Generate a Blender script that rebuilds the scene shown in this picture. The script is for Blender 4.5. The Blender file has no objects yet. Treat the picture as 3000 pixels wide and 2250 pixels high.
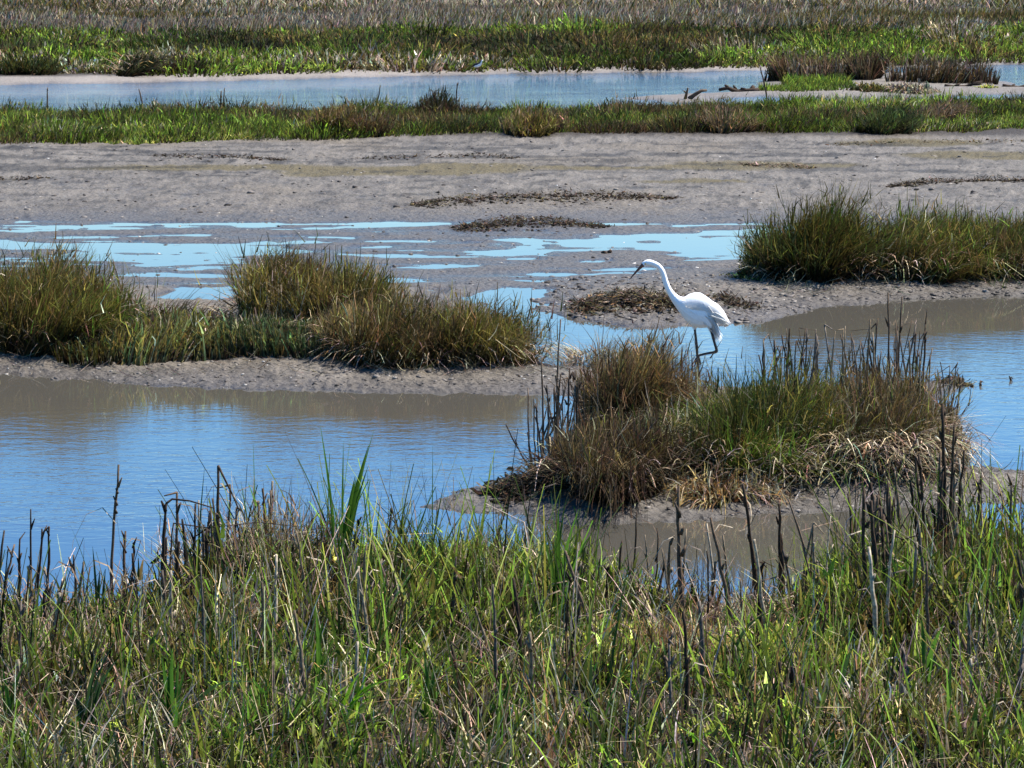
import bpy, bmesh, math, random
import numpy as np
from mathutils import Vector

R = math.radians
rng = np.random.default_rng(7)
random.seed(7)
SC = bpy.context.scene
COL = SC.collection

# ------------------------------------------------------------------ camera, sky, sun, exposure
# pixel measurements were taken on a 2212 x 1659 view of the photograph; they only serve to find ground positions in metres
F = 6273.0
CX, CY = 1106.0, 829.5
HORIZ = -81.0
PITCH = math.atan((CY - HORIZ) / F)
CAMH = 2.785
cam = bpy.data.cameras.new('camera')
cam.sensor_width = 36.0
cam.lens = 36.0 * F / 2212.0
cam.clip_start = 0.1
cam.clip_end = 9000.0
camo = bpy.data.objects.new('camera', cam)
COL.objects.link(camo)
camo.location = (0, 0, CAMH)
camo.rotation_euler = (R(90) - PITCH, 0, 0)
SC.camera = camo

SUN_EL, SUN_AZ = 55.0, 70.0           # azimuth clockwise from the view direction (+Y)
w = bpy.data.worlds.new('World')
SC.world = w
w.use_nodes = True
nt = w.node_tree
nt.nodes.clear()
wo = nt.nodes.new('ShaderNodeOutputWorld')
bg = nt.nodes.new('ShaderNodeBackground')
sky = nt.nodes.new('ShaderNodeTexSky')
sky.sky_type = 'NISHITA'
sky.sun_disc = False
sky.sun_elevation = R(SUN_EL)
sky.sun_rotation = R(SUN_AZ)
sky.air_density = 1.0
sky.dust_density = 0.15
sky.ozone_density = 2.0
sky.altitude = 0
hs = nt.nodes.new('ShaderNodeHueSaturation')
hs.inputs['Saturation'].default_value = 1.72
hs.inputs['Hue'].default_value = 0.507
nt.links.new(sky.outputs[0], hs.inputs['Color'])
nt.links.new(hs.outputs[0], bg.inputs['Color'])
bg.inputs['Strength'].default_value = 0.094
nt.links.new(bg.outputs[0], wo.inputs['Surface'])

sl = bpy.data.lights.new('sun', 'SUN')
sl.energy = 5.0
sl.angle = R(0.5)
sl.color = (1.0, 0.955, 0.88)
so = bpy.data.objects.new('sun', sl)
COL.objects.link(so)
sd = Vector((math.sin(R(SUN_AZ)) * math.cos(R(SUN_EL)), math.cos(R(SUN_AZ)) * math.cos(R(SUN_EL)), math.sin(R(SUN_EL))))
so.rotation_euler = (-sd).to_track_quat('-Z', 'Y').to_euler()

SC.view_settings.view_transform = 'Standard'
SC.view_settings.look = 'None'
SC.view_settings.exposure = 1.28
SC.view_settings.gamma = 1.0
SC.render.engine = 'CYCLES'
SC.cycles.max_bounces = 6
SC.cycles.diffuse_bounces = 2
SC.cycles.glossy_bounces = 3
SC.cycles.transmission_bounces = 3
SC.cycles.caustics_reflective = False
SC.cycles.caustics_refractive = False

# ------------------------------------------------------------------ ground positions
SP, CP = math.sin(PITCH), math.cos(PITCH)

def ray(x, y):
    u = np.asarray(x, float) - CX
    v = np.asarray(y, float) - CY
    return u, F * CP - v * SP, -F * SP - v * CP

def G(x, y, h=0.0):
    """the point of the level z = h that is seen at pixel x, y"""
    a, b, c = ray(x, y)
    t = (h - CAMH) / c
    return np.stack([a * t, b * t, np.zeros_like(t) + h], -1)

def at_depth(x, y, Y):
    """the point seen at pixel x, y that stands Y metres ahead"""
    a, b, c = ray(x, y)
    t = Y / b
    return np.stack([a * t, np.zeros_like(t) + Y, CAMH + c * t], -1)

def px_of(X, Y, Z):
    dz = Z - CAMH
    fw = Y * CP - dz * SP
    up = Y * SP + dz * CP
    return CX + F * X / fw, CY - F * up / fw

# ------------------------------------------------------------------ numpy noise
def _hash(ix, iy, s):
    n = (ix.astype(np.int64) * 374761393 + iy.astype(np.int64) * 668265263 + s * 974634777) & 0xFFFFFFFF
    n = ((n ^ (n >> 13)) * 1274126177) & 0xFFFFFFFF
    n = ((n ^ (n >> 16)) * 2246822519) & 0xFFFFFFFF
    return ((n ^ (n >> 15)) & 0xFFFFFF) / float(0xFFFFFF)

def vnoise(x, y, s=0):
    ix, iy = np.floor(x), np.floor(y)
    fx, fy = x - ix, y - iy
    fx = fx * fx * (3 - 2 * fx)
    fy = fy * fy * (3 - 2 * fy)
    a, b = _hash(ix, iy, s), _hash(ix + 1, iy, s)
    c, d = _hash(ix, iy + 1, s), _hash(ix + 1, iy + 1, s)
    return (a + (b - a) * fx) * (1 - fy) + (c + (d - c) * fx) * fy

def fbm(x, y, o=4, s=0):
    t, a, n = 0.0, 1.0, 0.0
    for k in range(o):
        t = t + a * vnoise(x * 2 ** k + 17.3 * k, y * 2 ** k - 9.1 * k, s + k)
        n += a
        a *= 0.5
    return t / n                       # 0..1

def sstep(a, b, x):
    t = np.clip((x - a) / (b - a), 0, 1)
    return t * t * (3 - 2 * t)

def poly_sd(px, py, P):
    """signed distance, positive inside"""
    P = np.asarray(P, float)
    d = np.full(px.shape, 1e18)
    ins = np.zeros(px.shape, bool)
    n = len(P)
    for i in range(n):
        ax, ay = P[i]
        bx, by = P[(i + 1) % n]
        ex, ey = bx - ax, by - ay
        wx, wy = px - ax, py - ay
        t = np.clip((wx * ex + wy * ey) / (ex * ex + ey * ey + 1e-12), 0, 1)
        d = np.minimum(d, (wx - ex * t) ** 2 + (wy - ey * t) ** 2)
        if ay != by:
            ins ^= ((ay > py) != (by > py)) & (px < (bx - ax) * (py - ay) / (by - ay) + ax)
    return np.where(ins, 1, -1) * np.sqrt(d)

def gp(pts):
    a = np.asarray(pts, float)
    return G(a[:, 0], a[:, 1])[:, :2]

# ------------------------------------------------------------------ shore lines
MAIN = gp([(-700, 258), (0, 257), (700, 253), (1200, 249), (1560, 240), (1640, 231), (2212, 226), (2900, 222),
           (2900, 636), (2212, 641), (1956, 649), (1831, 659), (1731, 676), (1656, 696), (1556, 702), (1406, 705), (1256, 690), (1200, 676),
           (1158, 669), (1196, 659), (1150, 650), (1196, 640), (1185, 626), (1100, 621), (1030, 628), (1000, 640), (1045, 655), (1090, 690), (1112, 722),
           (1125, 758), (1165, 788), (1240, 796), (1330, 792), (1400, 804), (1459, 818), (1512, 828), (1600, 838), (1740, 836), (1900, 830),
           (2000, 824), (2060, 820), (2086, 828), (2066, 842), (2062, 880), (2078, 960), (2105, 1005), (2212, 1010), (2900, 1006), (2900, 1084), (2212, 1086),
           (2120, 1088), (2000, 1096), (1805, 1108), (1640, 1118), (1485, 1121), (1245, 1128), (1032, 1110), (930, 1100), (903, 1096),
           (950, 1074), (1010, 1058), (1100, 1036), (1180, 1004), (1215, 950), (1240, 890), (1256, 856), (1180, 846), (1067, 847),
           (800, 844), (533, 838), (380, 834), (250, 824), (0, 811), (-700, 800)])
FARB = gp([(-700, 187), (-300, 187), (0, 184), (300, 180), (600, 173), (900, 165), (1106, 161), (1400, 157), (1656, 152), (2000, 143),
           (2212, 140), (2900, 135), (2900, 30), (2212, 0), (1106, -5), (600, -2), (420, 3), (260, 3), (120, 0), (-700, -8)])
FARB = np.concatenate([FARB[:12], np.array([[140, 190], [90, 300], [20, 260], [-8, 222], [-22, 207], [-29, 207], [-36, 215], [-60, 260], [-110, 240], [-120, 80]])])
ISL0 = gp([(1330, 211), (1450, 204), (1560, 198), (1630, 188), (1642, 172), (1700, 163), (1800, 158), (2000, 157), (2140, 162), (2170, 176),
           (2212, 186), (2900, 190), (2900, 203), (2212, 205), (2100, 207), (1900, 214), (1700, 214), (1640, 209), (1590, 212), (1540, 222), (1440, 222)])
FORE = gp([(-700, 1330), (0, 1312), (200, 1309), (340, 1306), (480, 1290), (700, 1272), (900, 1265), (1150, 1280), (1290, 1285), (1400, 1300),
           (1600, 1310), (1740, 1296), (1830, 1262), (1950, 1240), (2080, 1232), (2212, 1225), (2900, 1215)])
FORE = np.concatenate([FORE, np.array([[14.0, 8.0], [14.0, -40.0], [-14.0, -40.0], [-14.0, 8.0]])])
PUDDLES = [gp(p) for p in [
    [(-300, 522), (0, 521), (110, 529), (300, 528), (500, 526), (655, 517), (700, 520), (640, 541), (560, 553), (500, 567), (330, 568), (170, 561), (100, 546), (0, 548), (-300, 548)],
    [(1035, 530), (1100, 520), (1260, 515), (1300, 508), (1400, 506), (1500, 503), (1610, 497), (1660, 492), (1720, 497), (1720, 545), (1620, 556), (1480, 557),
     (1440, 548), (1340, 541), (1230, 543), (1130, 547), (1000, 546), (1060, 536)],
    [(330, 630), (400, 622), (500, 622), (560, 640), (480, 655), (380, 655), (300, 645)],
]]
STREAKS = [  # x0, y0, x1, y1, half thickness (pixels): long shallow puddles
    (10, 487, 160, 489, 3), (28, 480, 66, 480, 2), (178, 488, 328, 484, 4), (330, 483, 615, 485, 4), (655, 496, 968, 480, 4.5), (10, 500, 82, 499, 2),
    (115, 514, 260, 512, 2), (300, 510, 460, 508, 2.2), (510, 489, 612, 491, 1.6), (668, 512, 780, 514, 2), (780, 520, 1022, 524, 2.2), (811, 531, 1023, 526, 3),
    (745, 550, 927, 551, 2.4), (871, 578, 1043, 572, 3.5), (1091, 560, 1183, 560, 2.6), (1143, 591, 1243, 595, 3.4), (1300, 583, 1470, 578, 3), (1288, 592, 1471, 590, 2.2),
    (1225, 481, 1395, 485, 3), (1430, 489, 1640, 481, 1.8), (245, 594, 485, 595, 5), (268, 614, 485, 612, 4.5), (1540, 485, 1660, 484, 1.6), (1440, 565, 1640, 556, 2.2),
    (-200, 497, 10, 498, 3), (-200, 600, 60, 604, 5), (900, 626, 975, 628, 3), (1110, 606, 1180, 608, 1.8), (700, 565, 760, 566, 1.6), (1250, 566, 1330, 562, 2)]

def cap_sd(px, py, s):
    """signed distance to a streak, in pixel-like units: 1 in its middle, 0 on its rim"""
    x0, y0, x1, y1, th = s
    A, B = gp([(x0, y0), (x1, y1)])
    C, D = gp([((x0 + x1) / 2, (y0 + y1) / 2 - th), ((x0 + x1) / 2, (y0 + y1) / 2 + th)])
    hw = abs(D[1] - C[1]) / 2
    e = B - A
    t = ((px - A[0]) * e[0] + (py - A[1]) * e[1]) / (e @ e)
    tc = np.clip(t, 0, 1)
    dx, dy = px - A[0] - e[0] * tc, py - A[1] - e[1] * tc
    wd = hw * (0.25 + 0.75 * np.sqrt(np.clip(4 * tc * (1 - tc), 0, 1)))
    return 1 - np.sqrt((dx * 0.25) ** 2 + dy ** 2) / wd

def bump_at(X, Y, x, y, rx, ry):
    c = G(x, y)
    return np.exp(-((X - c[0]) / rx) ** 2 - ((Y - c[1]) / ry) ** 2)

def height(X, Y, full=False):
    X = np.asarray(X, float)
    Y = np.asarray(Y, float)
    wob = (fbm(X * 1.3, Y * 0.9, 3, 5) - 0.5) * 0.35 + (fbm(X * 5, Y * 4, 2, 8) - 0.5) * 0.12 + (fbm(X * 15, Y * 9, 2, 9) - 0.5) * 0.07
    far_w = sstep(30, 70, Y)
    sm = poly_sd(X, Y, MAIN) + wob * (1 + far_w)
    sf = poly_sd(X, Y, FARB) + wob * 3
    s0 = poly_sd(X, Y, ISL0) + wob * 2
    sn = poly_sd(X, Y, FORE) + wob
    n1 = fbm(X * 2.2, Y * 1.2, 4, 20) - 0.5
    n2 = fbm(X * 9, Y * 6, 3, 31) - 0.5
    n3 = fbm(X * 30, Y * 22, 2, 44) - 0.5
    film = sstep(24.6, 25.6, Y) * (1 - sstep(31.0, 33.5, Y))
    hm = 0.05 + 0.02 * n1
    hm = hm * (1 - 0.80 * film) + 0.015 * sstep(33, 42, Y)
    band = sstep(44.0, 46.5, Y)
    hm = hm + 0.035 * band
    hm = hm + 0.05 * bump_at(X, Y, 60, 740, 1.6, 0.7) + 0.05 * bump_at(X, Y, 500, 770, 1.5, 0.6) + 0.12 * bump_at(X, Y, 850, 750, 1.3, 1.0) + 0.10 * bump_at(X, Y, 1950, 590, 2.2, 1.5)
    hm = hm + 0.11 * bump_at(X, Y, 1500, 970, 0.7, 1.2) + 0.11 * bump_at(X, Y, 1860, 970, 0.65, 1.0) + 0.03 * bump_at(X, Y, 1360, 662, 0.5, 0.7)
    z = -0.22 + (hm + 0.22) * (1 - np.exp(-np.clip(sm + 0.28, 0, None) / 0.24))
    z = np.where(sm > -0.28, z, -0.22)
    e0 = 1 - np.exp(-0.28 / 0.24)
    zm = np.where(sm > 0, hm * (1 - np.exp(-sm / 0.4)), np.clip(sm * 0.35, -0.22, 0))
    zm = zm + np.where(sm > 0, 1, 0.4) * (1 - 0.72 * film) * (0.018 * n1 + 0.036 * n2 + 0.022 * n3)
    zf = np.where(sf > 0, (0.10 + 0.03 * n1) * (1 - np.exp(-sf / 1.2)) + (0.20 + 0.1 * n1) * sstep(4, 22, sf), np.clip(sf * 0.2, -0.3, 0))
    z0 = np.where(s0 > 0, (0.07 + 0.03 * n1) * (1 - np.exp(-s0 / 1.0)), np.clip(s0 * 0.2, -0.25, 0))
    zn = np.where(sn > 0, 0.10 * (1 - np.exp(-sn / 0.5)) + 0.05 * n1 + 0.02 * n2 + 0.10 * sstep(0.5, 4, sn) + 0.75 * sstep(5, 12, sn),
                  np.clip(sn * 0.3, -0.25, 0))
    # puddles on the flat
    pud = np.full(X.shape, -1e9)
    m = (Y > 22) & (Y < 34) & (np.abs(X) < 12)
    if m.any():
        Xm, Ym = X[m], Y[m]
        pw = (fbm(Xm * 1.5, Ym * 3.2, 4, 61) - 0.5) * 1.3
        q = np.full(Xm.shape, -1e9)
        for P in PUDDLES:
            q = np.maximum(q, np.clip((poly_sd(Xm, Ym, P) + pw * 0.55) / 0.12, -3, 3))
        for s in STREAKS:
            q = np.maximum(q, np.clip(cap_sd(Xm, Ym, s) + pw * 1.0, -3, 3))
        pud[m] = q
    pf = sstep(-1.3, 1.2, pud)
    net = fbm(X * 0.9, Y * 3.4, 4, 150) - 0.5          # long low swells of the wet flat
    fine = fbm(X * 5.0, Y * 8.0, 3, 160) - 0.5
    fine2 = fbm(X * 2.2, Y * 10.0, 3, 170) - 0.5
    inflat = film * (sm > 0.1) * (1 - sstep(0.07, 0.10, hm))
    zm = np.where(inflat > 0, zm * (1 - .6 * inflat) + inflat * (0.003 + 0.034 * net * sstep(33.5, 31, Y) + 0.018 * fine2 + 0.006 * fine + .010 * sstep(30.5, 33, Y)), zm)
    zm = zm * (1 - pf) + (-0.0058 + 0.012 * fine + 0.030 * net + 0.016 * fine2) * pf
    z = np.maximum(np.maximum(zm, zf), np.maximum(z0, zn))
    if full:
        return z, sm, sf, s0, sn, n1, n2, n3
    return z

# ------------------------------------------------------------------ materials
def newmat(name):
    m = bpy.data.materials.new(name)
    m.use_nodes = True
    m.node_tree.nodes.clear()
    return m, m.node_tree

def N(t, kind, **kw):
    n = t.nodes.new(kind)
    for k, v in kw.items():
        if k in n.inputs:
            n.inputs[k].default_value = v
        else:
            setattr(n, k, v)
    return n

def mat_leaf(name, trans=0.35, rough=0.55, spec=0.06, mottle=0.35, scale=30.0):
    m, t = newmat(name)
    o = N(t, 'ShaderNodeOutputMaterial')
    a = N(t, 'ShaderNodeVertexColor', layer_name='Col')
    tc = N(t, 'ShaderNodeTexCoord')
    nz = N(t, 'ShaderNodeTexNoise', Scale=scale, Detail=3.0)
    t.links.new(tc.outputs['Object'], nz.inputs['Vector'])
    mr = N(t, 'ShaderNodeMapRange')
    mr.inputs['From Min'].default_value = 0.3
    mr.inputs['From Max'].default_value = 0.7
    mr.inputs['To Min'].default_value = 1 - mottle
    mr.inputs['To Max'].default_value = 1 + mottle
    t.links.new(nz.outputs['Fac'], mr.inputs['Value'])
    mx = N(t, 'ShaderNodeMix', data_type='RGBA', blend_type='MULTIPLY')
    mx.inputs[0].default_value = 1.0
    t.links.new(a.outputs['Color'], mx.inputs[6])
    t.links.new(mr.outputs[0], mx.inputs[7])
    p = N(t, 'ShaderNodeBsdfPrincipled', Roughness=rough)
    p.inputs['Specular IOR Level'].default_value = spec
    t.links.new(mx.outputs[2], p.inputs['Base Color'])
    if trans > 0:
        tr = N(t, 'ShaderNodeBsdfTranslucent')
        t.links.new(mx.outputs[2], tr.inputs['Color'])
        ms = N(t, 'ShaderNodeMixShader')
        ms.inputs[0].default_value = trans
        t.links.new(p.outputs[0], ms.inputs[1])
        t.links.new(tr.outputs[0], ms.inputs[2])
        t.links.new(ms.outputs[0], o.inputs['Surface'])
    else:
        t.links.new(p.outputs[0], o.inputs['Surface'])
    return m

def mat_plain(name, col, rough=0.6, spec=0.4, vary=0.15, scale=20.0, bump=0.0, bscale=60.0, trans=0.0):
    m, t = newmat(name)
    o = N(t, 'ShaderNodeOutputMaterial')
    tc = N(t, 'ShaderNodeTexCoord')
    nz = N(t, 'ShaderNodeTexNoise', Scale=scale, Detail=4.0)
    t.links.new(tc.outputs['Object'], nz.inputs['Vector'])
    cr = N(t, 'ShaderNodeValToRGB')
    cr.color_ramp.elements[0].position = 0.3
    cr.color_ramp.elements[1].position = 0.7
    cr.color_ramp.elements[0].color = tuple(c * (1 - vary) for c in col) + (1,)
    cr.color_ramp.elements[1].color = tuple(min(1, c * (1 + vary)) for c in col) + (1,)
    t.links.new(nz.outputs['Fac'], cr.inputs[0])
    p = N(t, 'ShaderNodeBsdfPrincipled', Roughness=rough)
    p.inputs['Specular IOR Level'].default_value = spec
    t.links.new(cr.outputs[0], p.inputs['Base Color'])
    if bump:
        n2 = N(t, 'ShaderNodeTexNoise', Scale=bscale, Detail=3.0)
        t.links.new(tc.outputs['Object'], n2.inputs['Vector'])
        b = N(t, 'ShaderNodeBump', Strength=bump, Distance=0.01)
        t.links.new(n2.outputs['Fac'], b.inputs['Height'])
        t.links.new(b.outputs[0], p.inputs['Normal'])
    if trans:
        tr = N(t, 'ShaderNodeBsdfTranslucent')
        t.links.new(cr.outputs[0], tr.inputs['Color'])
        ms = N(t, 'ShaderNodeMixShader')
        ms.inputs[0].default_value = trans
        t.links.new(p.outputs[0], ms.inputs[1])
        t.links.new(tr.outputs[0], ms.inputs[2])
        t.links.new(ms.outputs[0], o.inputs['Surface'])
    else:
        t.links.new(p.outputs[0], o.inputs['Surface'])
    return m

def mat_mud():
    m, t = newmat('mud')
    o = N(t, 'ShaderNodeOutputMaterial')
    a = N(t, 'ShaderNodeVertexColor', layer_name='Col')
    wt = N(t, 'ShaderNodeAttribute', attribute_name='wet')
    tc = N(t, 'ShaderNodeTexCoord')
    nz = N(t, 'ShaderNodeTexNoise', Scale=14.0, Detail=6.0, Roughness=0.65)
    t.links.new(tc.outputs['Object'], nz.inputs['Vector'])
    vo = N(t, 'ShaderNodeTexVoronoi', Scale=22.0)
    t.links.new(tc.outputs['Object'], vo.inputs['Vector'])
    mr = N(t, 'ShaderNodeMapRange')
    mr.inputs['From Min'].default_value = 0.3
    mr.inputs['From Max'].default_value = 0.72
    mr.inputs['To Min'].default_value = 0.68
    mr.inputs['To Max'].default_value = 1.25
    t.links.new(nz.outputs['Fac'], mr.inputs['Value'])
    mx = N(t, 'ShaderNodeMix', data_type='RGBA', blend_type='MULTIPLY')
    mx.inputs[0].default_value = 1.0
    t.links.new(a.outputs['Color'], mx.inputs[6])
    t.links.new(mr.outputs[0], mx.inputs[7])
    p = N(t, 'ShaderNodeBsdfPrincipled')
    t.links.new(mx.outputs[2], p.inputs['Base Color'])
    rr = N(t, 'ShaderNodeMapRange')
    rr.inputs['To Min'].default_value = 0.8
    rr.inputs['To Max'].default_value = 0.24
    t.links.new(wt.outputs['Fac'], rr.inputs['Value'])
    t.links.new(rr.outputs[0], p.inputs['Roughness'])
    p.inputs['Specular IOR Level'].default_value = 0.22
    ad = N(t, 'ShaderNodeMath', operation='MULTIPLY_ADD')
    ad.inputs[1].default_value = -0.35
    t.links.new(vo.outputs['Distance'], ad.inputs[0])
    t.links.new(nz.outputs['Fac'], ad.inputs[2])
    b = N(t, 'ShaderNodeBump', Strength=1.0, Distance=0.045)
    t.links.new(ad.outputs[0], b.inputs['Height'])
    t.links.new(b.outputs[0], p.inputs['Normal'])
    t.links.new(p.outputs[0], o.inputs['Surface'])
    return m

def mat_water():
    m, t = newmat('water')
    o = N(t, 'ShaderNodeOutputMaterial')
    tc = N(t, 'ShaderNodeTexCoord')
    def wave(sx_, sy_, det, rot):
        mp = N(t, 'ShaderNodeMapping')
        mp.inputs['Scale'].default_value = (sx_, sy_, 1)
        mp.inputs['Rotation'].default_value = (0, 0, R(rot))
        t.links.new(tc.outputs['Object'], mp.inputs['Vector'])
        n = N(t, 'ShaderNodeTexNoise', Scale=1.0, Detail=det, Roughness=0.55, Distortion=0.4)
        t.links.new(mp.outputs[0], n.inputs['Vector'])
        return n
    a = wave(5.0, 9.0, 3.0, 12)
    b = wave(16.0, 26.0, 2.0, -9)
    c = wave(0.5, 0.8, 2.0, 5)
    # two sizes of ripple; the mesh says where a bank shelters the water
    h = N(t, 'ShaderNodeMath', operation='MULTIPLY_ADD')
    h.inputs[1].default_value = 0.35
    t.links.new(b.outputs['Fac'], h.inputs[0])
    t.links.new(a.outputs['Fac'], h.inputs[2])
    rip = N(t, 'ShaderNodeAttribute', attribute_name='ripple')
    gust = N(t, 'ShaderNodeMapRange')
    gust.inputs['From Min'].default_value = 0.35
    gust.inputs['From Max'].default_value = 0.65
    gust.inputs['To Min'].default_value = 0.55
    gust.inputs['To Max'].default_value = 1.0
    t.links.new(c.outputs['Fac'], gust.inputs['Value'])
    st = N(t, 'ShaderNodeMath', operation='MULTIPLY')
    t.links.new(rip.outputs['Fac'], st.inputs[0])
    t.links.new(gust.outputs[0], st.inputs[1])
    hh = N(t, 'ShaderNodeMath', operation='MULTIPLY')
    t.links.new(h.outputs[0], hh.inputs[0])
    t.links.new(st.outputs[0], hh.inputs[1])
    bp = N(t, 'ShaderNodeBump', Strength=1.0, Distance=WAVE)
    t.links.new(hh.outputs[0], bp.inputs['Height'])
    p = N(t, 'ShaderNodeBsdfPrincipled', Roughness=0.03, IOR=WATER_IOR)
    p.inputs['Base Color'].default_value = (0.072, 0.065, 0.052, 1)
    p.inputs['Specular IOR Level'].default_value = 0.5
    t.links.new(bp.outputs[0], p.inputs['Normal'])
    t.links.new(p.outputs[0], o.inputs['Surface'])
    return m

WAVE, WATER_IOR = 0.0048, 4.6
M_LEAF = mat_leaf('marsh_grass_leaf', 0.30)
M_DEAD = mat_leaf('dead_reed', 0.18, 0.7, 0.05, 0.5, 60.0)
M_BROAD = mat_leaf('green_leaf', 0.45, 0.5, 0.08, 0.2, 25.0)
M_CLOD = mat_leaf('clod', 0.0, 0.75, 0.3, 0.3, 40.0)
M_MUD = mat_mud()
M_WATER = mat_water()

# ------------------------------------------------------------------ mesh building
class Geo:
    def __init__(self):
        self.v, self.q, self.c, self.n = [], [], [], 0

    def add(self, v, q, c):
        self.v.append(np.asarray(v, np.float32).reshape(-1, 3))
        self.q.append(np.asarray(q, np.int64).reshape(-1, 4) + self.n)
        self.c.append(np.asarray(c, np.float32).reshape(-1, 3))
        self.n += len(self.v[-1])

    def blades(self, pos, L, W, az, lean, curl, face, c0, c1, S=3, tip=0.12, belly=0.0, kink=None, twigs=0.0, side_len=(.22, .45), side_w=1.0, side_cap=.14):
        n = len(L)
        if n == 0:
            return
        pts = np.zeros((n, S + 1, 3))
        pts[:, 0] = pos
        for k in range(S):
            s = (k + 0.5) / S
            tl = lean + curl * s * 1.6
            if kink is not None:
                tl = tl + kink * (s > 0.55)
            st = np.sin(tl)
            pts[:, k + 1] = pts[:, k] + (L / S)[:, None] * np.stack([st * np.cos(az), st * np.sin(az), np.cos(tl)], -1)
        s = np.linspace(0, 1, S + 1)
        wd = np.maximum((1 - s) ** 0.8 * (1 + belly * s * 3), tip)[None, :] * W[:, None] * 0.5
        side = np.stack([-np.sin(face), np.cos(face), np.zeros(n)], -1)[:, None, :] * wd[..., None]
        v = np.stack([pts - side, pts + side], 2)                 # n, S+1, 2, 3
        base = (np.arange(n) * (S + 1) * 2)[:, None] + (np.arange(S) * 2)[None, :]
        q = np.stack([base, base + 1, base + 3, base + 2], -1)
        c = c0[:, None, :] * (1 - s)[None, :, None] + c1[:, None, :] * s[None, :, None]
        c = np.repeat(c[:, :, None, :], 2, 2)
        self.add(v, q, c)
        if twigs > 0:                               # short side leaves growing from the blades
            m = int(n * twigs)
            j = rng.integers(0, n, m)
            f = (.25 + .75 * rng.random(m)) * S * .98
            k = f.astype(int)
            f = (f - k)[:, None]
            p = pts[j, k] * (1 - f) + pts[j, k + 1] * f
            l = np.minimum(L[j] * (side_len[0] + (side_len[1] - side_len[0]) * rng.random(m)), side_cap)
            t = np.repeat((.7 + .7 * rng.random(m))[:, None], 3, 1)
            self.blades(p, l, W[j] * side_w * (.7 + .6 * rng.random(m)), az[j] + 1.3 * rng.standard_normal(m), .15 + .75 * rng.random(m), .6 * rng.standard_normal(m), rng.random(m) * math.pi, c1[j] * t, c1[j] * t * 1.1, 2, tip=.25)

    def tube(self, pts, rad, col, sides=6, col2=None, flat=1.0):
        pts = np.asarray(pts, float)
        K = len(pts)
        rad = np.broadcast_to(np.asarray(rad, float), (K,))
        d = np.gradient(pts, axis=0)
        d /= np.linalg.norm(d, axis=1)[:, None] + 1e-9
        ref = np.array([0.0, 1.0, 0.0]) if abs(d[0][1]) < 0.9 else np.array([1.0, 0, 0])
        a = np.cross(d, ref)
        a /= np.linalg.norm(a, axis=1)[:, None] + 1e-9
        b = np.cross(d, a)
        th = np.arange(sides) * 2 * math.pi / sides
        v = pts[:, None, :] + rad[:, None, None] * (np.cos(th)[None, :, None] * a[:, None, :] + flat * np.sin(th)[None, :, None] * b[:, None, :])
        i = np.arange(sides)
        q = []
        for k in range(K - 1):
            q.append(np.stack([k * sides + i, k * sides + (i + 1) % sides, (k + 1) * sides + (i + 1) % sides, (k + 1) * sides + i], -1))
        q = np.concatenate(q)
        vv = np.concatenate([v.reshape(-1, 3), pts[:1], pts[-1:]])
        e0, e1 = K * sides, K * sides + 1
        for k in range(0, sides, 2):
            q = np.concatenate([q, [[e0, (k + 2) % sides, (k + 1) % sides, k], [e1, (K - 1) * sides + k, (K - 1) * sides + (k + 1) % sides, (K - 1) * sides + (k + 2) % sides]]])
        c = np.asarray(col, float)
        if col2 is None:
            cc = np.tile(c, (len(vv), 1))
        else:
            s = np.linspace(0, 1, K)[:, None]
            cr = c * (1 - s) + np.asarray(col2) * s
            cc = np.concatenate([np.repeat(cr, sides, 0), cr[:1], cr[-1:]])
        self.add(vv, q, cc)

    def strip(self, pts, wid, side, col):
        """a bent leaf with a folded midrib: two faces wide along the way"""
        pts = np.asarray(pts, float)
        K = len(pts)
        wid = np.asarray(wid, float)
        side = np.asarray(side, float)
        side = side / np.linalg.norm(side)
        d = np.gradient(pts, axis=0)
        d /= np.linalg.norm(d, axis=1)[:, None] + 1e-9
        nn = np.cross(d, side)
        nn /= np.linalg.norm(nn, axis=1)[:, None] + 1e-9
        l = pts - side * wid[:, None] * 0.5 + nn * wid[:, None] * 0.15
        r = pts + side * wid[:, None] * 0.5 + nn * wid[:, None] * 0.15
        v = np.stack([l, pts, r], 1).reshape(-1, 3)
        q = []
        for k in range(K - 1):
            q += [[3 * k, 3 * k + 1, 3 * k + 4, 3 * k + 3], [3 * k + 1, 3 * k + 2, 3 * k + 5, 3 * k + 4]]
        self.add(v, q, np.tile(np.asarray(col, float), (len(v), 1)))

    def rocks(self, pos, size, col, flat=0.6):
        """small angular clods: a jittered cube each, turned"""
        n = len(pos)
        base = np.array([[-1, -1, -1], [1, -1, -1], [1, 1, -1], [-1, 1, -1], [-1, -1, 1], [1, -1, 1], [1, 1, 1], [-1, 1, 1]], float)
        v = base[None] * (0.6 + 0.6 * rng.random((n, 8, 3)))
        v[:, 4:, :2] *= 0.65
        sc = size[:, None, None] * np.stack([0.6 + 0.9 * rng.random(n), 0.6 + 0.9 * rng.random(n), flat * (0.5 + rng.random(n))], -1)[:, None, :]
        v = v * sc
        a = rng.random(n) * 6.28
        ca, sa = np.cos(a)[:, None], np.sin(a)[:, None]
        tx = (rng.random(n)[:, None] - 0.5) * 0.9
        x, y = v[..., 0] * ca - v[..., 1] * sa, v[..., 0] * sa + v[..., 1] * ca
        v = np.stack([x, y, v[..., 2] + x * tx * 0.6], -1) + pos[:, None, :]
        f = np.array([[0, 3, 2, 1], [4, 5, 6, 7], [0, 1, 5, 4], [1, 2, 6, 5], [2, 3, 7, 6], [3, 0, 4, 7]])
        q = (np.arange(n) * 8)[:, None, None] + f[None]
        self.add(v, q, np.repeat(col[:, None, :], 8, 1))

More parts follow.
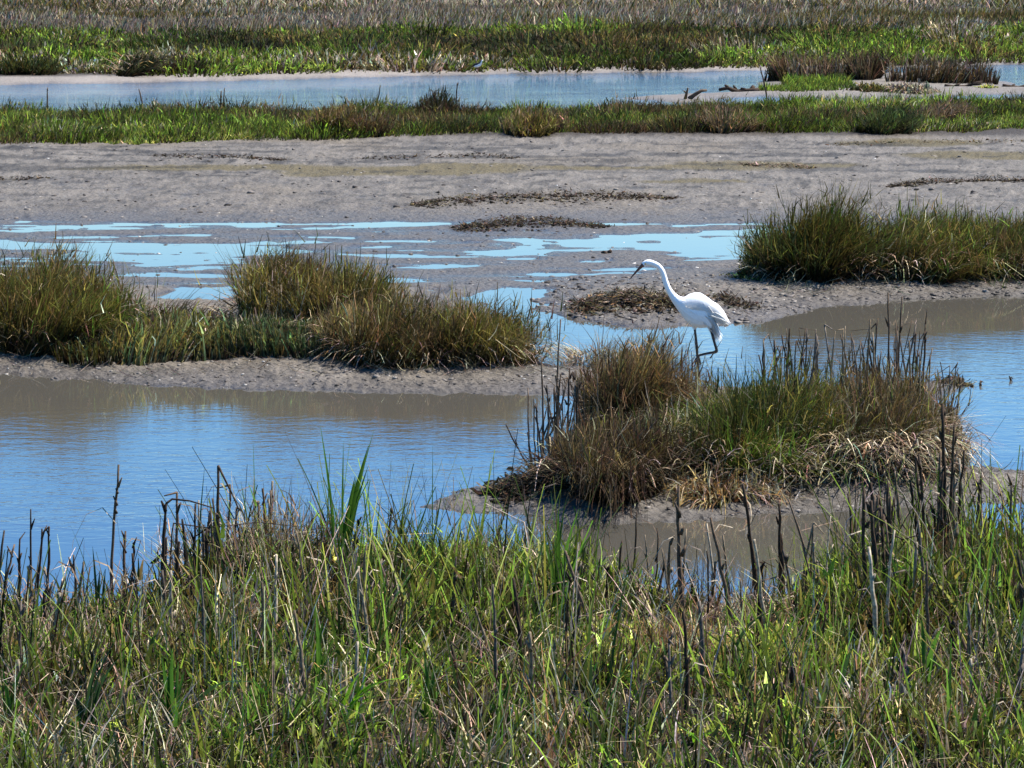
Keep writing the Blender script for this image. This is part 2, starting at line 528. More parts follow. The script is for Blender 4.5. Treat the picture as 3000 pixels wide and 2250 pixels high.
    def mesh(self, name):
        v = np.concatenate(self.v)
        q = np.concatenate(self.q)
        c = np.concatenate(self.c)
        me = bpy.data.meshes.new(name)
        me.vertices.add(len(v))
        me.vertices.foreach_set('co', v.ravel())
        me.loops.add(len(q) * 4)
        me.loops.foreach_set('vertex_index', q.ravel().astype(np.int32))
        me.polygons.add(len(q))
        me.polygons.foreach_set('loop_start', (np.arange(len(q)) * 4).astype(np.int32))
        ca = me.color_attributes.new('Col', 'FLOAT_COLOR', 'POINT')
        ca.data.foreach_set('color', np.concatenate([c, np.ones((len(c), 1), np.float32)], 1).astype(np.float32).ravel())
        me.update(calc_edges=True)
        return me

def link(name, me, mat, parent=None, loc=None, label=None, cat=None, group=None, kind=None):
    if mat is not None:
        me.materials.append(mat)
    o = bpy.data.objects.new(name, me)
    COL.objects.link(o)
    if loc is not None:
        o.location = loc
    if parent is not None:
        o.parent = parent
    for k, x in (('label', label), ('category', cat), ('group', group), ('kind', kind)):
        if x:
            o[k] = x
    return o

def put(name, g, mat, origin=None, **kw):
    """link a Geo as one object whose origin sits at its base"""
    if origin is not None:
        for a in g.v:
            a -= np.asarray(origin, np.float32)
    return link(name, g.mesh(name), mat, loc=None if origin is None else tuple(float(x) for x in origin), **kw)

# ------------------------------------------------------------------ the ground: one sheet
def build_ground():
    inv = np.linspace(1 / 6.6, 1 / 235.0, 900)
    rows = np.concatenate([np.linspace(-30, 6.0, 14), 1 / inv, np.geomspace(245, 5000, 16)])
    u = np.concatenate([[-3, -1.5, -0.8, -0.5, -0.36], np.linspace(-0.27, 0.27, 760), [0.36, 0.5, 0.8, 1.5, 3]])
    Yg, U = np.meshgrid(rows, u, indexing='ij')
    Xg = U * np.maximum(Yg, 6.6)
    X, Y = Xg.ravel(), Yg.ravel()
    z, sm, sf, s0, sn, n1, n2, n3 = height(X, Y, True)
    nr, nc = len(rows), len(u)
    i = np.arange(nr - 1)[:, None] * nc + np.arange(nc - 1)[None, :]
    q = np.stack([i, i + 1, i + nc + 1, i + nc], -1).reshape(-1, 4)
    # surface colour: mud, drier and paler away from the water, algae stains, soil under the grass
    mud = np.array([0.131, 0.113, 0.092])
    wetc = np.array([0.086, 0.074, 0.061])
    sand = np.array([0.215, 0.185, 0.155])
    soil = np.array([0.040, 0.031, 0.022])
    alg = np.array([0.092, 0.070, 0.026])
    wet = 1 - sstep(0.012, 0.06, z + 0.02 * n2)
    wet = np.maximum(wet, 0.55 * sstep(24.5, 25.5, Y) * (1 - sstep(30, 35, Y)))
    n4 = fbm(X * 0.8, Y * 0.5, 4, 77)
    n5 = fbm(X * 3.0, Y * 1.1, 4, 83)
    c = mud[None] * (0.82 + 0.36 * n4)[:, None]
    dk = sstep(0.60, 0.72, n5) * 0.28
    c = c * (1 - dk[:, None])
    n6 = fbm(X * 8.0, Y * 2.6, 3, 87)
    c = c * (1 - 0.45 * sstep(0.60, 0.74, n6) + 0.22 * sstep(0.42, 0.28, n6))[:, None]
    tan_ = sstep(0.55, 0.7, fbm(X * 0.35, Y * 0.3, 3, 90))[:, None] * 0.6
    c = c * (1 - tan_) + np.array([0.142, 0.116, 0.084])[None] * tan_
    c = c * (1 - wet[:, None]) + wetc[None] * wet[:, None]
    c = c * (1 - .3 * (1 - sstep(-0.002, 0.010, z)))[:, None]
    # algae: long patches on the flat towards the grass band
    af = np.zeros_like(X)
    for x, y, rx, ry in [(870, 378, 260, 9), (430, 372, 260, 6), (1020, 370, 120, 7), (1640, 368, 190, 8), (1960, 318, 150, 6), (2130, 345, 160, 8), (1300, 372, 160, 4), (700, 385, 90, 6), (1500, 400, 120, 4)]:
        c0, c1 = G(x - rx, y), G(x + rx, y)
        ya, yb = G(x, y + ry)[1], G(x, y - ry)[1]
        dd = ((X - (c0[0] + c1[0]) / 2) / ((c1[0] - c0[0]) / 2)) ** 2 + ((Y - (ya + yb) / 2) / ((yb - ya) / 2)) ** 2
        af = np.maximum(af, np.exp(-dd * 0.8))
    am = sstep(0.24, 0.5, af * (0.45 + 1.1 * fbm(X * 1.2, Y * 2.2, 4, 120)))[:, None] * 0.85
    c = c * (1 - am) + alg[None] * am
    st = sstep(0.56, 0.66, fbm(X * 0.7, Y * 3.2, 4, 140)) * sstep(36, 39, Y) * (1 - sstep(43.5, 45, Y))
    c = c * (1 - 0.5 * st[:, None])
    # dark drifts of rotted weed lying in thin lines along the flat
    ln = sstep(0.60, 0.68, fbm(X * 0.55, Y * 5.5, 4, 145)) * sstep(0.45, 0.62, fbm(X * 3.5, Y * 4, 3, 146)) * sstep(31, 36, Y) * (1 - sstep(44, 45.5, Y))
    c = c * (1 - 0.62 * ln[:, None])
    dots = sstep(0.70, 0.78, fbm(X * 14, Y * 5, 2, 147)) * (sm > .1) * (Y < 46)
    c = c * (1 - 0.4 * dots[:, None])
    fs = (sstep(-0.2, 0.6, sf) + sstep(-0.2, 0.3, s0))[:, None].clip(0, 1)
    fs = np.maximum(sstep(-0.2, 0.6, sf), .45 * sstep(-0.2, 0.3, s0))[:, None]
    c = c * (1 - fs) + sand[None] * (0.85 + 0.3 * n4)[:, None] * fs
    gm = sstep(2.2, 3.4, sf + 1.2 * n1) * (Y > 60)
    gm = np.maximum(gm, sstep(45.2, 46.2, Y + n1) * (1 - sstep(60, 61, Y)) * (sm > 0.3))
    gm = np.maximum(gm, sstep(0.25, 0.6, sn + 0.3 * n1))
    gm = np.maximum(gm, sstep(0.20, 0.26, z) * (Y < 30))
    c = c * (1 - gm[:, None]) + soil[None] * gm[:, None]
    g = Geo()
    g.add(np.stack([X, Y, z], -1), q, c)
    me = g.mesh('mud_ground')
    wa = me.attributes.new('wet', 'FLOAT', 'POINT')
    wet2 = 1 - sstep(-0.002, 0.011, z)
    wa.data.foreach_set('value', ((.45 * wet + .55 * wet2) * (1 - gm)).astype(np.float32))
    me.polygons.foreach_set('use_smooth', np.ones(len(q), bool))
    link('mud_ground', me, M_MUD, kind='structure')
    # the water: one sheet, rippled in the open channels and calm behind the banks
    rows = np.concatenate([[-60, 0], 1 / np.linspace(1 / 8.0, 1 / 110.0, 330), np.geomspace(120, 8000, 12)])
    u = np.concatenate([[-6, -2, -0.8, -0.4], np.linspace(-0.27, 0.27, 160), [0.4, 0.8, 2, 6]])
    Yg, U = np.meshgrid(rows, u, indexing='ij')
    Xg = U * np.maximum(Yg, 8.0)
    X, Y = Xg.ravel(), Yg.ravel()
    nr, nc = len(rows), len(u)
    i = np.arange(nr - 1)[:, None] * nc + np.arange(nc - 1)[None, :]
    q = np.stack([i, i + 1, i + nc + 1, i + nc], -1).reshape(-1, 4)
    nz = fbm(X * 1.1, Y * 1.1, 3, 500) - .5
    rip = np.zeros_like(X)
    for P, wdt, k in RIPPLED:
        rip = np.maximum(rip, k * sstep(-wdt, wdt, poly_sd(X, Y, gp(P)) + nz * wdt * 1.6))
    rip = np.maximum(rip, 5.0 * sstep(44, 49, Y))
    rip = np.maximum(rip, .07)
    g = Geo()
    g.add(np.stack([X, Y, X * 0], -1), q, np.ones((len(X), 3)))
    me = g.mesh('water')
    ra = me.attributes.new('ripple', 'FLOAT', 'POINT')
    ra.data.foreach_set('value', rip.astype(np.float32))
    me.polygons.foreach_set('use_smooth', np.ones(len(q), bool))
    link('water', me, M_WATER, kind='structure')

RIPPLED = [([(-900, 872), (300, 882), (600, 892), (900, 895), (1130, 885), (1250, 910), (1180, 1010), (1050, 1050), (900, 1100), (600, 1170), (300, 1190), (-900, 1180)], .45, 1.0),
           ([(1180, 800), (1250, 730), (1400, 722), (1600, 715), (1750, 722), (2000, 715), (2900, 705), (2900, 1000), (2150, 1000), (2080, 900), (2080, 815), (1600, 820), (1400, 780)], .35, 1.0),
           ([(1050, 640), (1180, 660), (1250, 720), (1200, 770), (1110, 720)], .3, .35),
           ([(-900, 198), (300, 193), (900, 178), (1640, 170), (2212, 143), (2900, 135), (2900, 190), (2180, 175), (2130, 158), (1800, 156), (1660, 165), (1640, 200), (1300, 215), (1200, 240), (-900, 250)], 1.2, 5.0)]
build_ground()

# ------------------------------------------------------------------ plants
PAL = {  # (root colour, tip colour, spread); brown roots kept dark, painting in shade low down
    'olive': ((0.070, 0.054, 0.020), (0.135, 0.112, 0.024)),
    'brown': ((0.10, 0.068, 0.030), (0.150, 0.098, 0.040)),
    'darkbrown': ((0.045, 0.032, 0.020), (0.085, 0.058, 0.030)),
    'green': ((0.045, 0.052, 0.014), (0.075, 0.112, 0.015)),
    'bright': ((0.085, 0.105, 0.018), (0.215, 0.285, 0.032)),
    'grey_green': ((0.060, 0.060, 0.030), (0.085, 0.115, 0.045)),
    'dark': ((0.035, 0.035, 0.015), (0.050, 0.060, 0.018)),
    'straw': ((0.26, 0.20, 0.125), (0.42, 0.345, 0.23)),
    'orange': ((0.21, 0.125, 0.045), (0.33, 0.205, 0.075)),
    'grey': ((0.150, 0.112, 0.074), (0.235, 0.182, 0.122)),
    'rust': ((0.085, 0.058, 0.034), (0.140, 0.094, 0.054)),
    'blackbrown': ((0.020, 0.015, 0.010), (0.032, 0.024, 0.015)),  # near black; under living blades it stands in for shade
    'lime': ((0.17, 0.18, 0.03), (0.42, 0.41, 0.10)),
}

def pick(n, mix, var=0.48):
    """per blade colours from a dict palette -> share"""
    names = list(mix)
    pr = np.array([mix[k] for k in names], float)
    idx = rng.choice(len(names), n, p=pr / pr.sum())
    a = np.array([PAL[k][0] for k in names])[idx]
    b = np.array([PAL[k][1] for k in names])[idx]
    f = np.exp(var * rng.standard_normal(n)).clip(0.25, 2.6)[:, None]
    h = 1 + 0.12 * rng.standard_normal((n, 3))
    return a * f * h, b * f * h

def px_w(Y, k):
    return k * Y / 2904.0

def tussock_geo(g, cx, by, half, outline, n, mix, wpx=1.0, ry=0.45, wind=(0.25, 0.0), out=0.5, curl=0.5, S=3, tall=(0.30, 1.10), power=0.75, kink=0.5, side=0.7):
    n, wpx = int(n * .95), wpx * 1.30
    c = G(cx, by)
    hw = abs(G(cx + half, by)[0] - c[0])
    r = np.sqrt(rng.random(n))
    a = rng.random(n) * 2 * math.pi
    r = r * (0.82 + 0.5 * (vnoise(a * 1.6 + cx, a * 0 + by, 9) - .3) + .1 * np.sin(a * 3 + cx))
    ex, ey = r * np.cos(a), r * np.sin(a)
    X, Y = c[0] + hw * ex, c[1] + ry * ey
    Z = height(X, Y)
    xp, _ = px_of(X, Y, Z)
    o = np.array(outline, float)
    yt = np.interp(xp, o[:, 0], o[:, 1])
    top = at_depth(xp, yt, Y)[:, 2]
    dome = np.sqrt(np.clip(1 - 0.75 * ey ** 2, 0.05, 1)) * np.where(ey < 0, 1, 0.95)
    # nearer blades of a rounded tuft are shorter: their tops lie on a dome whose outline is the one seen
    h = np.clip((top - Z) * dome * 1.04, 0.03, None)
    L = h * (tall[0] + (tall[1] - tall[0]) * rng.random(n) ** power)
    # a tussock is a bunch of smaller bunches, each with its own height, lean and mix
    m = int(np.clip(n / 260, 3, 26))
    sr, sa = np.sqrt(rng.random(m)), rng.random(m) * 2 * math.pi
    sx, sy = sr * np.cos(sa), sr * np.sin(sa)
    own = np.argmin((ex[:, None] - sx) ** 2 + (ey[:, None] - sy) ** 2 + 0.05 * rng.standard_normal((n, m)), 1)
    L = L * (0.84 + 0.36 * rng.random(m))[own]
    sw = 0.30 * rng.standard_normal((m, 2))
    dx = out * (0.55 * ex + 0.9 * (ex - sx[own])) + wind[0] + sw[own, 0] + 0.15 * rng.standard_normal(n)
    dy = out * (0.55 * ey + 0.9 * (ey - sy[own])) + wind[1] + sw[own, 1] + 0.15 * rng.standard_normal(n)
    az = np.arctan2(dy, dx)
    lean = np.hypot(dx, dy) * 0.62
    cu = curl * (0.3 + rng.random(n)) * np.clip(np.hypot(dx, dy) * 1.6, 0.2, 1.4)
    L = L / np.clip(np.cos(lean + cu * 0.4), 0.45, 1)
    c0, c1 = pick(n, mix)
    ks = list(mix)
    pr = np.array([mix[k] for k in ks], float)
    fav = rng.choice(len(ks), m, p=pr / pr.sum())
    for j in range(len(ks)):                       # half of a bunch shares the bunch's own kind
        k = (fav[own] == j) & (rng.random(n) < .5)
        if k.any():
            c0[k], c1[k] = pick(int(k.sum()), {ks[j]: 1})
    tone = (0.48 + 0.75 * rng.random(m))[own][:, None]
    c0, c1 = c0 * tone, c1 * tone
    if n > 400:                                    # old dead blades, near black to paint the shadowed gaps inside
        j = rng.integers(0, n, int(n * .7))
        t0, t1 = pick(len(j), {'blackbrown': 3, 'darkbrown': 1})
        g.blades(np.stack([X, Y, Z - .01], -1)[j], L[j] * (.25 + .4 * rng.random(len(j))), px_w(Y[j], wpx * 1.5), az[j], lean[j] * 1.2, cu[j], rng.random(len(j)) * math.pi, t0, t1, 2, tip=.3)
    W = px_w(Y, wpx) * (0.6 + 0.8 * rng.random(n))
    kk = kink * (rng.random(n) < 0.35) * rng.random(n) if kink else None
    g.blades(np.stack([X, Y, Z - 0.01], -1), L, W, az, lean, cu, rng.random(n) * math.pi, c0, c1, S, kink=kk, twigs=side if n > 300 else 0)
    return c

def skirt_geo(g, cx, by, half, n, mix, hgt=0.2, ry=0.35, wpx=1.6, length=(0.12, 0.35), front=True):
    """dead leaves hanging outwards and down over the foot of a tuft"""
    c = G(cx, by)
    hw = abs(G(cx + half, by)[0] - c[0])
    a = rng.random(n) * 2 * math.pi if not front else math.pi + rng.random(n) * math.pi
    r = 0.55 + 0.4 * rng.random(n)
    X, Y = c[0] + hw * r * np.cos(a), c[1] + ry * r * np.sin(a)
    Z = height(X, Y) + hgt * rng.random(n)
    az = a + 0.7 * rng.standard_normal(n)
    L = length[0] + (length[1] - length[0]) * rng.random(n)
    c0, c1 = pick(n, mix)
    g.blades(np.stack([X, Y, Z], -1), L, px_w(Y, wpx) * (0.5 + rng.random(n)), az, 0.7 + 0.6 * rng.random(n), 0.3 + 0.9 * rng.random(n), rng.random(n) * math.pi, c0, c1, 3)

def tussock(name, label, cat, cx, by, half, outline, n, mix, group=None, skirt=None, mat=None, foot=None, **kw):
    g = Geo()
    c = tussock_geo(g, cx, by, half, outline, n, mix, **kw)
    base = (c[0], c[1], float(height(c[0], c[1])))
    o = put(name, g, mat or M_LEAF, base, label=label, cat=cat, group=group)
    if skirt:
        g2 = Geo()
        skirt_geo(g2, cx, by, half, **skirt)
        for a in g2.v:
            a -= np.asarray(base, np.float32)
        link('dead_skirt', g2.mesh('dead_skirt'), M_DEAD, parent=o)
    return o

GI = 'grass tussocks on the muddy islets'
tussock('grass_tussock', 'broad olive grass tussock on the left islet, cut by the left edge', 'grass tussock', 100, 752, 240,
        [(-130, 575), (-30, 560), (15, 585), (60, 548), (95, 522), (125, 562), (160, 582), (200, 602), (240, 640), (290, 690), (320, 720)], 9000, {'olive': 6, 'green': 1.5, 'brown': 2, 'straw': .3}, GI,
        skirt=dict(n=700, mix={'straw': 2, 'darkbrown': 4, 'brown': 2}, hgt=0.22, ry=.9), ry=.95, wind=(.22, 0))
tussock('grass_tussock', 'tall upright olive grass tussock, highest on the left islet, with a straight left side', 'grass tussock', 655, 728, 195,
        [(470, 640), (482, 560), (500, 535), (530, 528), (560, 538), (610, 545), (650, 530), (690, 562), (740, 570), (790, 582), (825, 610), (850, 650)], 9000, {'olive': 6, 'brown': 2.5, 'dark': 1, 'straw': .3}, GI,
        skirt=dict(n=300, mix={'straw': 2, 'brown': 3}, hgt=0.2, ry=.8), ry=.85, wind=(.20, 0), out=.35)
tussock('grass_tussock', 'wind-combed brown grass tussock at the right end of the left islet', 'grass tussock', 935, 788, 262,
        [(660, 720), (720, 670), (780, 640), (830, 622), (880, 628), (930, 655), (985, 632), (1020, 638), (1060, 668), (1095, 702), (1130, 745), (1180, 785)], 9000, {'brown': 5, 'olive': 4, 'dark': 1, 'straw': .6}, GI,
        skirt=dict(n=900, mix={'straw': 4, 'darkbrown': 2, 'brown': 2}, hgt=0.12, ry=.6), ry=.65, wind=(.42, 0), out=.4)
tussock('pickleweed_patch', 'low grey-green succulent patch between the two tall tussocks of the left islet', 'marsh plant', 480, 770, 320,
        [(180, 715), (250, 690), (300, 676), (400, 668), (480, 684), (560, 672), (650, 682), (760, 700), (830, 740)], 9000, {'grey_green': 4, 'olive': 2.5, 'darkbrown': 2, 'dark': 1.5, 'straw': .3},
        skirt=dict(n=500, mix={'darkbrown': 3, 'grey': 1}, hgt=0.1, ry=.45, length=(.06, .2)), ry=.95, wpx=1.4, wind=(.05, 0), out=.35, curl=.3, tall=(.35, 1.0))
tussock('twiggy_shrub', 'sparse dark twiggy plant with bare stems beside the low grey-green patch', 'marsh plant', 370, 712, 120,
        [(250, 640), (290, 610), (330, 640), (380, 610), (430, 628), (470, 610), (500, 640)], 260, {'darkbrown': 4, 'grey': 1}, wpx=.9, wind=(.35, 0), out=.8, curl=.6, ry=.3, tall=(.6, 1.1), S=4)
tussock('grass_tussock', 'dark-footed grass tussock with a swept crest at the left end of the right islet', 'grass tussock', 1735, 606, 125,
        [(1610, 570), (1635, 505), (1660, 478), (1690, 480), (1720, 445), (1760, 425), (1790, 420), (1820, 442), (1845, 480), (1880, 510)], 6000, {'olive': 5, 'dark': 2.5, 'green': 1.5, 'brown': 1}, GI,
        skirt=dict(n=400, mix={'straw': 2, 'darkbrown': 2}, hgt=0.15, ry=.8), ry=.8, wind=(.25, 0), out=.45)
tussock('grass_tussock', 'rounded olive-green grass tussock in the middle of the right islet', 'grass tussock', 1945, 606, 145,
        [(1820, 540), (1870, 505), (1920, 455), (1960, 438), (2000, 452), (2060, 495), (2090, 540)], 6000, {'olive': 4, 'green': 3, 'brown': 1.5, 'straw': .4}, GI,
        skirt=dict(n=700, mix={'straw': 4, 'brown': 2, 'darkbrown': 1}, hgt=0.2, ry=.9), ry=.85, wind=(.2, 0), out=.6)
tussock('grass_tussock', 'olive grass tussock on the right islet, cut by the right edge', 'grass tussock', 2170, 600, 170,
        [(2010, 520), (2050, 470), (2110, 458), (2160, 442), (2212, 452), (2300, 445), (2350, 500)], 7000, {'olive': 4, 'green': 2, 'brown': 2, 'dark': 1}, GI,
        skirt=dict(n=800, mix={'straw': 3, 'brown': 2, 'darkbrown': 2}, hgt=0.2, ry=.9), ry=.9, wind=(.2, 0), out=.6)
tussock('creeping_plant', 'small yellow-green creeping plant at the left foot of the right islet tussock', 'marsh plant', 1640, 604, 75,
        [(1560, 600), (1600, 588), (1640, 578), (1700, 584), (1720, 600)], 900, {'lime': 3, 'green': 3, 'dark': 2}, wpx=2.2, ry=.35, out=.9, curl=.9)
# the reed islet
tussock('grass_tussock', 'feathery reddish-brown sedge tussock at the back left of the reed islet', 'grass tussock', 1352, 955, 112,
        [(1200, 910), (1240, 865), (1270, 800), (1300, 785), (1340, 740), (1370, 722), (1395, 745), (1420, 800), (1460, 860), (1530, 890)], 6500, {'brown': 4, 'rust': 2, 'olive': 2, 'darkbrown': 2}, GI,
        skirt=dict(n=300, mix={'straw': 2, 'brown': 2, 'grey': 2}, hgt=0.2, ry=.8), ry=.8, wind=(.28, 0), out=.4)
tussock('grass_tussock', 'low dark heap of dead brown grass at the left foot of the reed islet', 'grass tussock', 1300, 1055, 170,
        [(1110, 1060), (1150, 1030), (1190, 985), (1240, 905), (1300, 885), (1380, 900), (1450, 940), (1500, 1000)], 6000, {'darkbrown': 5, 'brown': 2, 'olive': 1, 'grey': 1}, GI,
        skirt=dict(n=900, mix={'grey': 1, 'straw': 1, 'darkbrown': 4, 'blackbrown': 3}, hgt=0.15, ry=.55), ry=.65, wind=(.1, 0), out=.7, kink=1.2)
tussock('grass_tussock', 'dark green arching grass mound in the middle of the reed islet', 'grass tussock', 1600, 1020, 170,
        [(1400, 930), (1480, 890), (1530, 875), (1570, 842), (1620, 785), (1660, 770), (1700, 805), (1750, 850), (1790, 940)], 8000, {'green': 4, 'olive': 4, 'dark': 2, 'straw': .4}, GI,
        skirt=dict(n=500, mix={'straw': 3, 'orange': 2, 'olive': 2}, hgt=0.22, ry=.8), ry=.8, wind=(.15, 0), out=.6, curl=.7)
tussock('grass_tussock', 'brown and olive grass growing among the dead reeds on the right of the reed islet', 'grass tussock', 1862, 1012, 180,
        [(1680, 860), (1750, 820), (1850, 800), (1950, 800), (2020, 835), (2055, 890), (2095, 970)], 7500, {'brown': 3, 'rust': 2, 'grey': 1.5, 'darkbrown': 4, 'olive': 2, 'straw': .5}, GI,
        skirt=dict(n=1500, mix={'straw': 5, 'grey': 3, 'brown': 1}, hgt=0.22, ry=.85, length=(.15, .45)), ry=.8, wind=(.05, 0), out=.2, curl=.3)
tussock('straw_heap', 'tangled orange-tan heap of old straw at the front foot of the reed islet', 'straw heap', 1555, 1080, 85,
        [(1470, 1040), (1530, 1000), (1600, 1000), (1650, 1050)], 1200, {'orange': 4, 'straw': 2, 'brown': 1}, ry=.3, out=1.2, curl=1.4, wpx=1.3, wind=(0, -.2), mat=M_DEAD)
tussock('twiggy_shrub', 'thin dry twiggy clump on the spit between the left islet and the reed islet', 'marsh plant', 1290, 778, 75,
        [(1210, 750), (1250, 715), (1290, 690), (1340, 720), (1370, 760)], 220, {'grey': 3, 'brown': 3}, wpx=.8, wind=(.2, 0), out=.9, ry=.25, tall=(.5, 1.15), S=4,
        skirt=dict(n=400, mix={'straw': 3, 'grey': 3, 'brown': 2}, hgt=0.12, ry=.3, front=False))
# foreground tufts
GF = 'grass tufts on the near bank'
tussock('grass_tuft', 'collapsed tan tangle of dead grass and stalks on the near bank, left of centre', 'grass tuft', 540, 1300, 150,
        [(380, 1200), (430, 1130), (500, 1105), (560, 1075), (620, 1085), (670, 1140), (710, 1210)], 2600, {'straw': 3, 'grey': 3, 'brown': 4, 'orange': 1, 'olive': 1}, GF, ry=.35, wpx=1.2, out=.6, kink=1.6, mat=M_DEAD, S=4)
for lb, cx, ol in [('green grass tuft below the tall fan of reed blades, at the water edge', 830, [(720, 1230), (780, 1170), (830, 1150), (890, 1170), (940, 1220)]),
                   ('green grass tuft below the tip of the mud point, at the water edge', 1010, [(900, 1220), (960, 1160), (1010, 1145), (1070, 1160), (1120, 1210)]),
                   ('green grass tuft below the left foot of the reed islet, at the water edge', 1160, [(1060, 1220), (1110, 1165), (1170, 1150), (1220, 1190), (1260, 1240)])]:
    tussock('grass_tuft', lb, 'grass tuft', cx, 1310, 115, ol, 2600, {'green': 4, 'bright': 3, 'straw': .8, 'olive': 2}, GF, ry=.3, wpx=1.2, out=.55, curl=.7, S=4)
tussock('grass_tuft', 'round bright green grass tuft by the brown pool on the near bank', 'grass tuft', 1870, 1305, 145,
        [(1730, 1260), (1770, 1215), (1820, 1170), (1880, 1150), (1950, 1170), (2000, 1215), (2030, 1260)], 5000, {'bright': 5, 'green': 3, 'straw': .5}, GF, ry=.4, wpx=.9, out=.55, curl=.7, S=4)
tussock('grass_tuft', 'dark olive-brown grass tuft behind black reed stalks near the right edge', 'grass tuft', 2050, 1300, 100,
        [(1940, 1240), (1980, 1170), (2020, 1130), (2060, 1120), (2110, 1160), (2150, 1220)], 4000, {'olive': 3, 'darkbrown': 3, 'dark': 2, 'brown': 2}, GF, ry=.35, wpx=.9, out=.5, curl=.6, S=4)
tussock('grass_tuft', 'fine green grass tuft at the right edge beside the blue water', 'grass tuft', 2200, 1300, 110,
        [(2080, 1270), (2130, 1215), (2180, 1180), (2230, 1165), (2300, 1180)], 4000, {'bright': 3, 'green': 4, 'olive': 2, 'orange': .5}, GF, ry=.4, wpx=.8, out=.6, curl=.7, S=4)
tussock('grass_tuft', 'pinkish-tan flattened straw tuft in the middle of the near bank', 'grass tuft', 1430, 1460, 125,
        [(1300, 1400), (1370, 1345), (1450, 1330), (1530, 1355), (1570, 1410)], 3200, {'straw': 4, 'orange': 2, 'rust': 1}, GF, ry=.25, wpx=1.0, out=1.3, curl=1.3, mat=M_DEAD, S=4)
tussock('grass_tuft', 'small tan straw tuft at the near edge of the brown pool', 'grass tuft', 1620, 1350, 70,
        [(1550, 1300), (1600, 1270), (1640, 1262), (1680, 1300)], 1000, {'straw': 4, 'grey': 1, 'orange': 1}, GF, ry=.2, wpx=1.0, out=1.1, curl=1.1, mat=M_DEAD, S=4)

# the band of grass beyond the mudflat, with its own tufts
GM = 'tufts in the grass band beyond the mudflat'
for lb, cx, by, half, ol, mix, nn in [
    ('reddish-brown domed tuft in the middle grass band, left of the dark spiky one', 760, 303, 90, [(660, 255), (700, 232), (760, 218), (820, 238), (860, 270)], {'rust': 5, 'brown': 3, 'olive': 2}, 2600),
    ('dark spiky tuft standing highest on the middle grass band', 935, 268, 38, [(895, 238), (920, 215), (945, 192), (960, 215), (985, 240)], {'darkbrown': 4, 'dark': 4}, 900),
    ('brown tuft in the middle grass band, above the left wrack line', 1150, 300, 70, [(1075, 262), (1120, 236), (1180, 234), (1225, 260)], {'rust': 3, 'brown': 3, 'olive': 2}, 1800),
    ('small grey-brown tuft poking over the water at the left of the middle grass band', 350, 262, 32, [(315, 240), (345, 216), (365, 222), (385, 242)], {'grey': 3, 'dark': 3}, 700),
    ('purplish-brown tuft in the middle grass band, below the driftwood', 1570, 296, 65, [(1500, 255), (1545, 232), (1600, 232), (1640, 258)], {'rust': 4, 'brown': 2, 'green': 2}, 1600),
    ('dark green leaning tuft at the right of the middle grass band', 1910, 298, 55, [(1850, 255), (1890, 232), (1930, 225), (1970, 250)], {'dark': 5, 'green': 2}, 1600),
    ('tall thin brown tuft at the right of the middle grass band, under the straw heap', 2010, 280, 50, [(1955, 240), (1990, 205), (2030, 200), (2060, 235)], {'brown': 3, 'rust': 2, 'grey': 1}, 900)]:
    tussock('grass_tuft', lb, 'grass tuft', cx, by, half, ol, nn, mix, GM, ry=.9, wpx=1.0, wind=(.15, 0), out=.4)

def scatter(poly, dens):
    P = np.asarray(poly, float)
    lo, hi = P.min(0), P.max(0)
    n = int((hi[0] - lo[0]) * (hi[1] - lo[1]) * dens)
    X = lo[0] + rng.random(n) * (hi[0] - lo[0])
    Y = lo[1] + rng.random(n) * (hi[1] - lo[1])
    k = poly_sd(X, Y, P) > 0
    return X[k], Y[k]

def field_cols(X, Y, mixes, s1, s2, seed):
    """patchy mix of palettes: noise decides which of the mixes a blade takes"""
    v = fbm(X * s1, Y * s2, 4, seed)
    v = np.argsort(np.argsort(v)) / max(1, len(v))
    n = len(X)
    c0, c1 = np.zeros((n, 3)), np.zeros((n, 3))
    cuts = np.cumsum([m[0] for m in mixes])
    cuts = cuts / cuts[-1]
    idx = np.searchsorted(cuts, np.clip(v + 0.10 * rng.standard_normal(n), 0, 0.999))
    idx = idx.clip(0, len(mixes) - 1)
    for i, (_, mx) in enumerate(mixes):
        k = idx == i
        if k.any():
            c0[k], c1[k] = pick(int(k.sum()), mx)
    return c0, c1

def field(name, label, poly, dens, hgt, mixes, wpx, s1, s2, seed, S=2, wind=.15, spread=.25, curl=.5, kink=0, clump=(1.5, .8), hvar=(.35, 1.3), edge=0.0, mat=None, hmod=None, side=0.0):
    X, Y = scatter(poly, dens)
    z = height(X, Y)
    k = z > 0.03
    X, Y, z = X[k], Y[k], z[k]
    cl = fbm(X * clump[0], Y * clump[1], 3, seed + 50)
    cl = np.argsort(np.argsort(cl)) / max(1, len(cl))
    L = hgt * (hvar[0] + (hvar[1] - hvar[0]) * cl) * (0.55 + 0.55 * rng.random(len(X)))
    if hmod is not None:
        L = L * hmod(X, Y)
    if edge:
        L = L * (0.35 + 0.65 * sstep(0, edge, poly_sd(X, Y, np.asarray(poly))))
    n = len(X)
    dx = wind + spread * rng.standard_normal(n)
    dy = spread * rng.standard_normal(n)
    c0, c1 = field_cols(X, Y, mixes, s1, s2, seed)
    kk = kink * (rng.random(n) < 0.3) * rng.random(n) if kink else None
    g = Geo()
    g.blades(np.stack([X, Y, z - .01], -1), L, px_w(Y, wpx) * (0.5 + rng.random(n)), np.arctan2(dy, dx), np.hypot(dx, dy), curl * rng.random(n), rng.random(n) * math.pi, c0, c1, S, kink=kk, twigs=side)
    put(name, g, mat or M_LEAF, kind='stuff', label=label, cat='grass')
    return n

